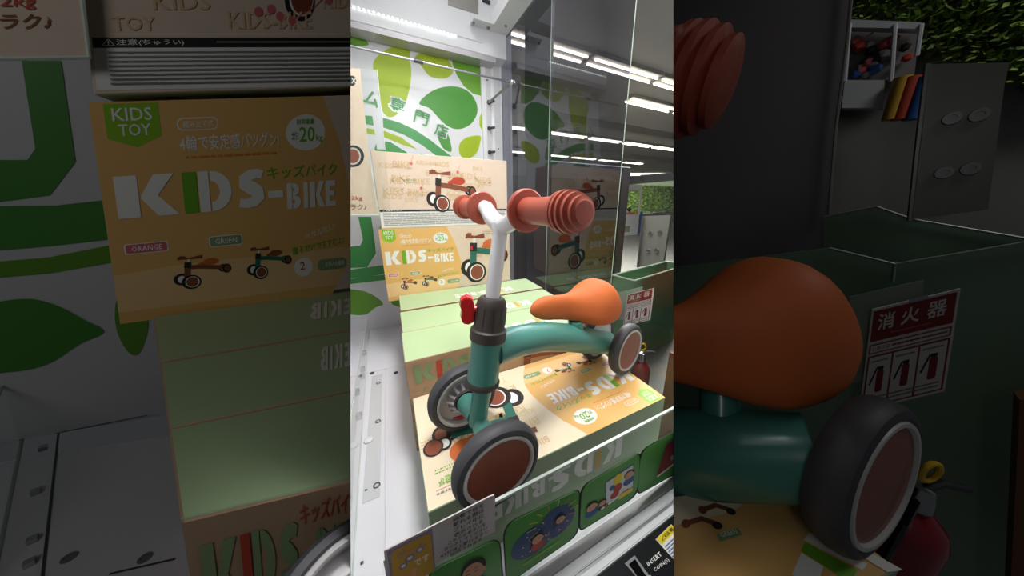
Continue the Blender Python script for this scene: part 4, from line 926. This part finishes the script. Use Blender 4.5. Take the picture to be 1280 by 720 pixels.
# leaf wall and floor of the left bay
kF = PT[1] - hgt; PFL = (a3, kF)
c_ = at(100, 534, PFL); PW = (a2, float(a2 @ np.array(c_)))
bm = slab([at(-400, 620, PW), at(438, 480, PW), at(470, -260, PW), at(-500, -500, PW)], V2 * .02); struct('wall_left_bay', bm, 'white_wall')
WL = bpy.data.objects['wall_left_bay']
def lleaf(pts, m, smooth=True, lift=.002):
    pts = catmull(pts) if smooth else pts
    pl = (a2, PW[1] - lift); bm = slab([at(*p, pl) for p in pts], V2 * .001); obj('leaf_print', bm, m, WL)
lleaf([(27, 76), (76, 76), (94, 202), (62, 244), (-60, 260), (-60, 200), (34, 200), (44, 186)], 'leaf_deep', False)
lleaf([(-60, 258), (70, 257), (132, 250), (140, 299), (60, 308), (-60, 318)], 'leaf_deep', False)
lleaf([(-60, 332), (60, 322), (140, 306), (142, 328), (60, 342), (-60, 352)], 'leaf_green', False)
lleaf([(-30, 385), (0, 377), (40, 374), (75, 384), (105, 400), (130, 415), (100, 430), (60, 455), (15, 465), (-30, 460)], 'leaf_deep')
lleaf([(146, 374), (165, 362), (185, 400), (175, 440), (160, 440), (145, 410)], 'leaf_green')
bm = slab([at(-400, 800, PFL), at(700, 800, PFL), at(560, 490, PFL), at(-400, 640, PFL)], V3 * -.02); struct('floor_left_bay', bm, 'white_plastic')
FL = bpy.data.objects['floor_left_bay']
c3_ = lambda x, y: (x / 2.922, 480 + y / 2.922)
for seg in (((215, 172), (160, 665)), ((160, 665), (150, 760)), ((400, 695), (640, 640)), ((200, 182), (540, 115))):
    a, b = (at(*c3_(*p), PFL) + V3 * .0004 for p in seg); n_ = (b - a).normalized().cross(V3) * .0012
    bm = nb(); hexa(bm, [a - n_, a + n_, b + n_, b - n_, a - n_ + V3 * .0006, a + n_ + V3 * .0006, b + n_ + V3 * .0006, b - n_ + V3 * .0006]); obj('seam', bm, 'bolt_dark', FL)
for p in ((253, 635), (530, 636)):
    q = at(*c3_(*p), PFL); bm = nb(); lathe(bm, q, V3, [(0, .007), (.0014, .0068), (.0016, .004), (.0006, .0035), (.0006, 0)], 20); obj('screw', bm, 'steel', FL, smooth=True)
t = thing('clear_guard', 'dim clear acrylic guard with clips at the bottom corner of the left bay', 'guard', at(40, 650, PFL))
g0, g1, g2 = at(*c3_(200, 170), PFL), at(*c3_(150, 660), PFL), at(*c3_(150, 800), PFL)
bm = nb(); v = [bm.verts.new(p) for p in (g0 - V1 * .03, g1 - V1 * .03, g1 - V1 * .03 + V3 * .16, g0 - V1 * .03 + V3 * .12)]; bm.faces.new(v); obj('sheet', bm, 'clear_acrylic', t)
bm = nb(); tube(bm, [p.co + Vector((0, 0, 0)) for p in []] or [g0 - V1 * .03, g1 - V1 * .03], .002, 6); tube(bm, [g0 - V1 * .03 + V3 * .12, g1 - V1 * .03 + V3 * .16], .002, 6); tube(bm, [g0 - V1 * .03, g0 - V1 * .03 + V3 * .12], .003, 6); obj('edge', bm, 'tank_rim', t)
for p in ((175, 240), (150, 400), (140, 575), (130, 660)):
    q = at(*c3_(*p), PFL); bm = nb(); hexa(bm, [q - V1 * .008, q, q + V3 * .008, q - V1 * .008 + V3 * .008] + [x + V2 * .008 for x in (q - V1 * .008, q, q + V3 * .008, q - V1 * .008 + V3 * .008)]); obj('clip', bm, 'chrome', t)
# dim wheel in the lower corner of the left bay
t = thing('spare_wheel', 'dim black rubber wheel cut by the bottom edge of the left bay', 'wheel', rayn(434, 790, .42))
dv = rayn(425, 800, 1).normalized(); n_ = (-dv + V1 * .25).normalized()
wheel(t, rayn(452, 782, .30) + n_ * .01, math.atan2(n_.y, n_.x), math.asin(n_.z), .047, -1)

# ---- right bay
bay[0] = 'right'
hn = np.array(rayn(1060, 330, 1.0)); hn[2] = 0; hn /= np.linalg.norm(hn)
def PR(k): return (hn, k)
HN = Vector(hn)
def rq(name, pts, k, m, parent=None, th=.01, **kw): return obj(name, slab([at(*p, PR(k)) for p in pts], HN * th), m, parent, **kw)
KB = 1.30
struct('wall_right_bay', slab([at(*p, PR(KB)) for p in ((700, -300), (1600, -700), (1600, 1200), (700, 1000))], HN * .02), 'hall_floor')
# smoked panel in front
t = thing('smoked_screen', 'dim smoked panel filling the left half of the dark right bay', 'panel', at(940, 310, PR(1.1)))
rq('sheet', [(800, -80), (1072, -80), (1058, 60), (1045, 160), (1030, 330), (800, 345)], 1.10, 'dark_plum', t, .006)
bm = nb(); tube(bm, [at(1072, -80, PR(1.09)), at(1058, 60, PR(1.09)), at(1045, 160, PR(1.09)), at(1036, 270, PR(1.09))], .003, 6); obj('edge', bm, 'plate_grey', t)
# claw machine, bins, foliage behind
qr = at(1105, 135, PR(1.26))
t = thing('claw_machine', 'dim white claw machine in the upper part of the dark right bay', 'game machine', qr)
rq('base_cabinet', [(1056, 100), (1106, 100), (1104, 135), (1052, 135)], 1.20, 'white_metal', t, .03)
rq('marquee', [(1062, 24), (1152, 28), (1152, 36), (1062, 34)], 1.20, 'white_metal', t, .03)
for a, b in (((1062, 30), (1056, 102)), ((1119, 30), (1114, 102)), ((1152, 30), (1146, 70))):
    bm = nb(); tube(bm, [at(*a, PR(1.2)), at(*b, PR(1.2))], .004, 6); obj('corner_post', bm, 'white_metal', t)
rq('play_field', [(1064, 35), (1150, 38), (1142, 100), (1058, 100)], 1.24, 'print_grey', t, .02)
rnd = random.Random(8)
for k in range(22):
    px, py = rnd.uniform(1066, 1140), rnd.uniform(45, 95); bm = nb(); bmesh.ops.create_icosphere(bm, subdivisions=1, radius=rnd.uniform(.008, .015)); bmesh.ops.translate(bm, verts=bm.verts, vec=at(px, py, PR(1.225))); obj('prize', bm, rnd.choice(['print_red', 'ink_blue', 'print_white', 'print_black', 'print_pink', 'print_grey']), t)
for px, m_, lb in ((1112, 'gold', 'yellow'), (1123, 'print_red', 'red'), (1138, 'ink_blue', 'blue')):
    q = at(px, 150 if px < 1130 else 150, PR(1.19)); t = thing('waste_bin', f'dim {lb} bin beside the claw machine in the dark right bay', 'bin', q)
    bm = nb(); h = (at(px, 95, PR(1.19)) - at(px, 145, PR(1.19))).z; lathe(bm, q, (0, 0, 1), [(0, 0), (0, .014), (h, .016), (h, .012), (.01, .01), (.01, 0)], 12); obj('bucket', bm, m_, t, smooth=True)
o_ = at(1062, 24, PR(1.243)); u_ = at(1400, 130, PR(1.243)) - o_
foliage('garland_foliage', 'dim hanging green foliage along the top of the dark right bay', 'foliage', o_ - Vector((0, 0, .02)), u_, (0, 0, .35), HN * .04, 5200, .012, 9)
bm = slab([at(*p, PR(1.287)) for p in ((1150, 58), (1400, 60), (1400, -20), (1150, -20))], HN * .008); tag(obj('shop_fascia', bm, 'dark_machine'), 'dim dark fascia strip behind the foliage in the right bay', 'fascia')
# steel plate
t = thing('steel_plate', 'dim grey steel plate with four bolts in the dark right bay', 'plate', at(1190, 270, PR(1.0)))
rq('plate', [(1160, 80), (1262, 78), (1256, 104), (1235, 262), (1138, 275), (1147, 180)], 1.0, 'plate_grey', t, .012)
for px, py in ((1190, 148), (1224, 144), (1180, 216), (1213, 211)):
    bm = nb(); lathe(bm, at(px, py, PR(1.0)), -HN, [(0, .012), (.004, .011), (.004, .006), (.002, .006), (.002, 0)], 16); obj('bolt', bm, 'steel', t, smooth=True)
bm = nb(); tube(bm, [at(1159, 80, PR(.995)), at(1146, 190, PR(.995)), at(1137, 276, PR(.995))], .004, 6); obj('post', bm, 'steel', t)
# green tank
t = thing('green_tank', 'dim dark green open tank with a pale rim across the right bay', 'tank', at(1120, 600, PR(.95)))
rq('front_sheet', [(700, 352), (1037, 310), (1119, 331), (1500, 268), (1500, 1200), (700, 1200)], .95, 'tank_dark', t, .006)
rq('back_sheet', [(1030, 270), (1095, 258), (1140, 274), (1400, 320), (1400, 420), (1030, 420)], 1.05, 'tank_dark', t, .006)
bm = nb()
for a, b in (((1037, 310), (1119, 330)), ((1119, 330), (1400, 283)), ((1119, 330), (1116, 352))): tube(bm, [at(*a, PR(.945)), at(*b, PR(.945))], .0022, 6)
for a, b in (((1030, 271), (1095, 258)), ((1095, 258), (1140, 274)), ((1140, 274), (1400, 318))): tube(bm, [at(*a, PR(1.045)), at(*b, PR(1.045))], .0022, 6)
obj('rim', bm, 'tank_rim', t)
# sign
t = thing('fire_extinguisher_sign', 'dim red and white fire extinguisher sign in the dark right bay', 'sign', at(1128, 500, PR(.85)))
sign_on(t, [at(1090, 387, PR(.85)), at(1201, 361, PR(.85)), at(1181, 489, PR(.85)), at(1074, 515, PR(.85))], -HN, HN * .006)
rq('clear_holder', [(1062, 371), (1155, 350), (1150, 460), (1062, 480)], .87, 'tank_rim', t, .003)
rq('hook', [(1136, 374), (1160, 368), (1161, 373), (1137, 379)], .845, 'chrome', t, .003)
# extinguisher
kx = .80; b0 = at(1146, 720, PR(kx)); sc_ = (at(1105, 680, PR(kx)) - at(1193, 665, PR(kx))).length / .136
te = at(1163, 590, PR(.62))
t = extinguisher(te - Vector((0, 0, .475 / .5 * .30)), .30, 'dim red fire extinguisher behind the wheel in the dark right bay')
t.scale = (1, 1, 1)
top_ = at(1163, 583, PR(kx))
# brown post and box
t = thing('brown_post', 'dim brown post at the far right edge of the dark right bay', 'post', at(1275, 700, PR(.8))); rq('shaft', [(1275, 500), (1400, 480), (1400, 900), (1262, 760)], .8, 'wood_brown', t, .03)
# carton top under the bike
kz = -.30
def rz(x, y): return onz(x, y, kz)
T0 = [rz(780, 645), rz(990, 612), rz(1125, 712), rz(800, 860)]
t = carton('bike_carton', 'dim cream and orange carton under the big bike in the dark right bay', 'box', [T0[3], T0[2], T0[2] + Vector((0, 0, -.12)), T0[3] + Vector((0, 0, -.12)), T0[0], T0[1], T0[1] + Vector((0, 0, -.12)), T0[0] + Vector((0, 0, -.12))], ('carton_green_side', 'carton_orange', 'craft'))
f = Face(rz(842, 622), rz(1000, 612), rz(1150, 730), rz(842, 730), 300, 108, out=(0, 0, 1))
P = Print(f, 'carton_print', t); P.poly([(0, 0), (70, -4), (160, 12), (120, 25), (60, 34), (0, 42)], 'craft_pale', .1)
P.poly([(0, 62), (60, 48), (62, 56), (0, 70)], 'print_sage', .8) if False else None
P.poly([(70, 55), (110, 48), (114, 56), (72, 64)], 'print_sage', .8); P.text('GREEN', 76, 53, 6, 'print_white', width=30, rot=-.14, up=1.2)
for x, y in ((58, 22), (22, 40)): P.stroke([(x, y), (x + 30, y - 6), (x + 55, y + 2)], 7, 'print_brown', 1).disc(x, y, 8, 6, 'print_brown', 1.2).disc(x + 55, y + 4, 9, 5, 'print_black', 1.2)
P.poly([(150, 100), (185, 78), (200, 92), (170, 112)], 'print_white', .9).poly([(186, 76), (205, 66), (240, 96), (215, 108)], 'print_green', .9).poly([(205, 64), (225, 56), (262, 90), (246, 96)], 'print_white', .9).poly([(262, 78), (285, 78), (300, 96), (276, 98)], 'print_white', .9)
P.done()
# the big bike
bk = thing('ride_on_bike', 'large dim ride-on bike with orange saddle cut by the partition of the right bay', 'bicycle', rz(980, 640))
wc = Vector((.428, .013, -.285)) * .8
wheel(bk, wc, -1.693, .139, .056, 1)
obj('saddle', saddle_bm(rotm(math.radians(165 - 8.109), math.radians(-3.543), (.772 * .38, .581 * .38, .797 * .38), Vector((.849, .349, -.396)) * .38)), 'saddle_orange', bk, smooth=True)
b0_, b1_ = rayn(800, 560, .44), rayn(1025, 570, .40)
bm = nb(); tube(bm, [b0_, (b0_ + b1_) / 2, b1_], [.050, .0445, .036], 32); obj('beam', bm, 'teal_paint', bk, smooth=True)
bm = nb(); tube(bm, [rayn(900, 520, .40), rayn(900, 490, .40)], .02, 16); obj('seat_post', bm, 'teal_paint', bk, smooth=True)
g1_ = rayn(907, 106, .34); gd_ = (rayn(907, 106, 1) * -.55 + Vector(R[0]) * .75).normalized()
bm = nb(); prof = []; x = -.055
for rr in (.0445, .047, .046, .042, .035): prof += [(x, rr * .86), (x + .002, rr), (x + .008, rr), (x + .010, rr * .86)]; x += .0115
prof = [(-.15, 0), (-.15, .033), (-.06, .036)] + prof + [(x, .026), (x + .003, 0)]
lathe(bm, g1_, gd_, prof, 48); obj('grip', bm, 'grip_rubber', bk, smooth=True)

# ---- partitions and lids added to keep cabinet light out of the side bays
bay[0] = None
def divider(name, nrm, px, near, far):
    n = Vector(nrm); d1, d2 = rayn(px, 0, 1), rayn(px, 720, 1)
    mid = (d1 + d2).normalized(); w_ = (d1 - d2); w_ = (w_ - mid * w_.dot(mid)).normalized()
    q = [mid * near + w_ * .14, mid * .07 + w_ * .12, mid * .02 + w_ * 1.5, mid * far + w_ * 2.6, mid * far - w_ * 2.6, mid * near - w_ * 1.5]   # reaches forward overhead, stops short at eye level
    bm = slab([p - n * .0001 for p in q], n * .0002); bm.normal_update()
    for fc in bm.faces: fc.material_index = 1 if fc.normal.dot(n) > .5 else 0      # pale side added to bounce light into the cabinet, dark bay side
    struct(name, bm, ['partition_black', 'white_wall'], clip=False)
divider('wall_left', nL, 438, .23, 1.9); divider('wall_right', nRt, 842, .24, 1.9)  # added sheets that block the cabinet lamps from the bays
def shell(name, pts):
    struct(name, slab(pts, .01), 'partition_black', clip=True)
bay[0] = 'left'
shell('ceiling_left_bay', [(-2.5, -.1, .75), (.6, -.1, .75), (.6, 2.2, .75), (-2.5, 2.2, .75)])  # lid added to shut cabinet light out of the left bay
bay[0] = 'right'
shell('ceiling_right_bay', [(0.0, -2.2, .95), (2.6, -2.2, .95), (2.6, 1.8, .95), (0, 1.8, .95)])  # lid added to shut cabinet and hall light out of the right bay
print('tris', sum(len(o.data.polygons) for o in bpy.data.objects if o.type == 'MESH'))
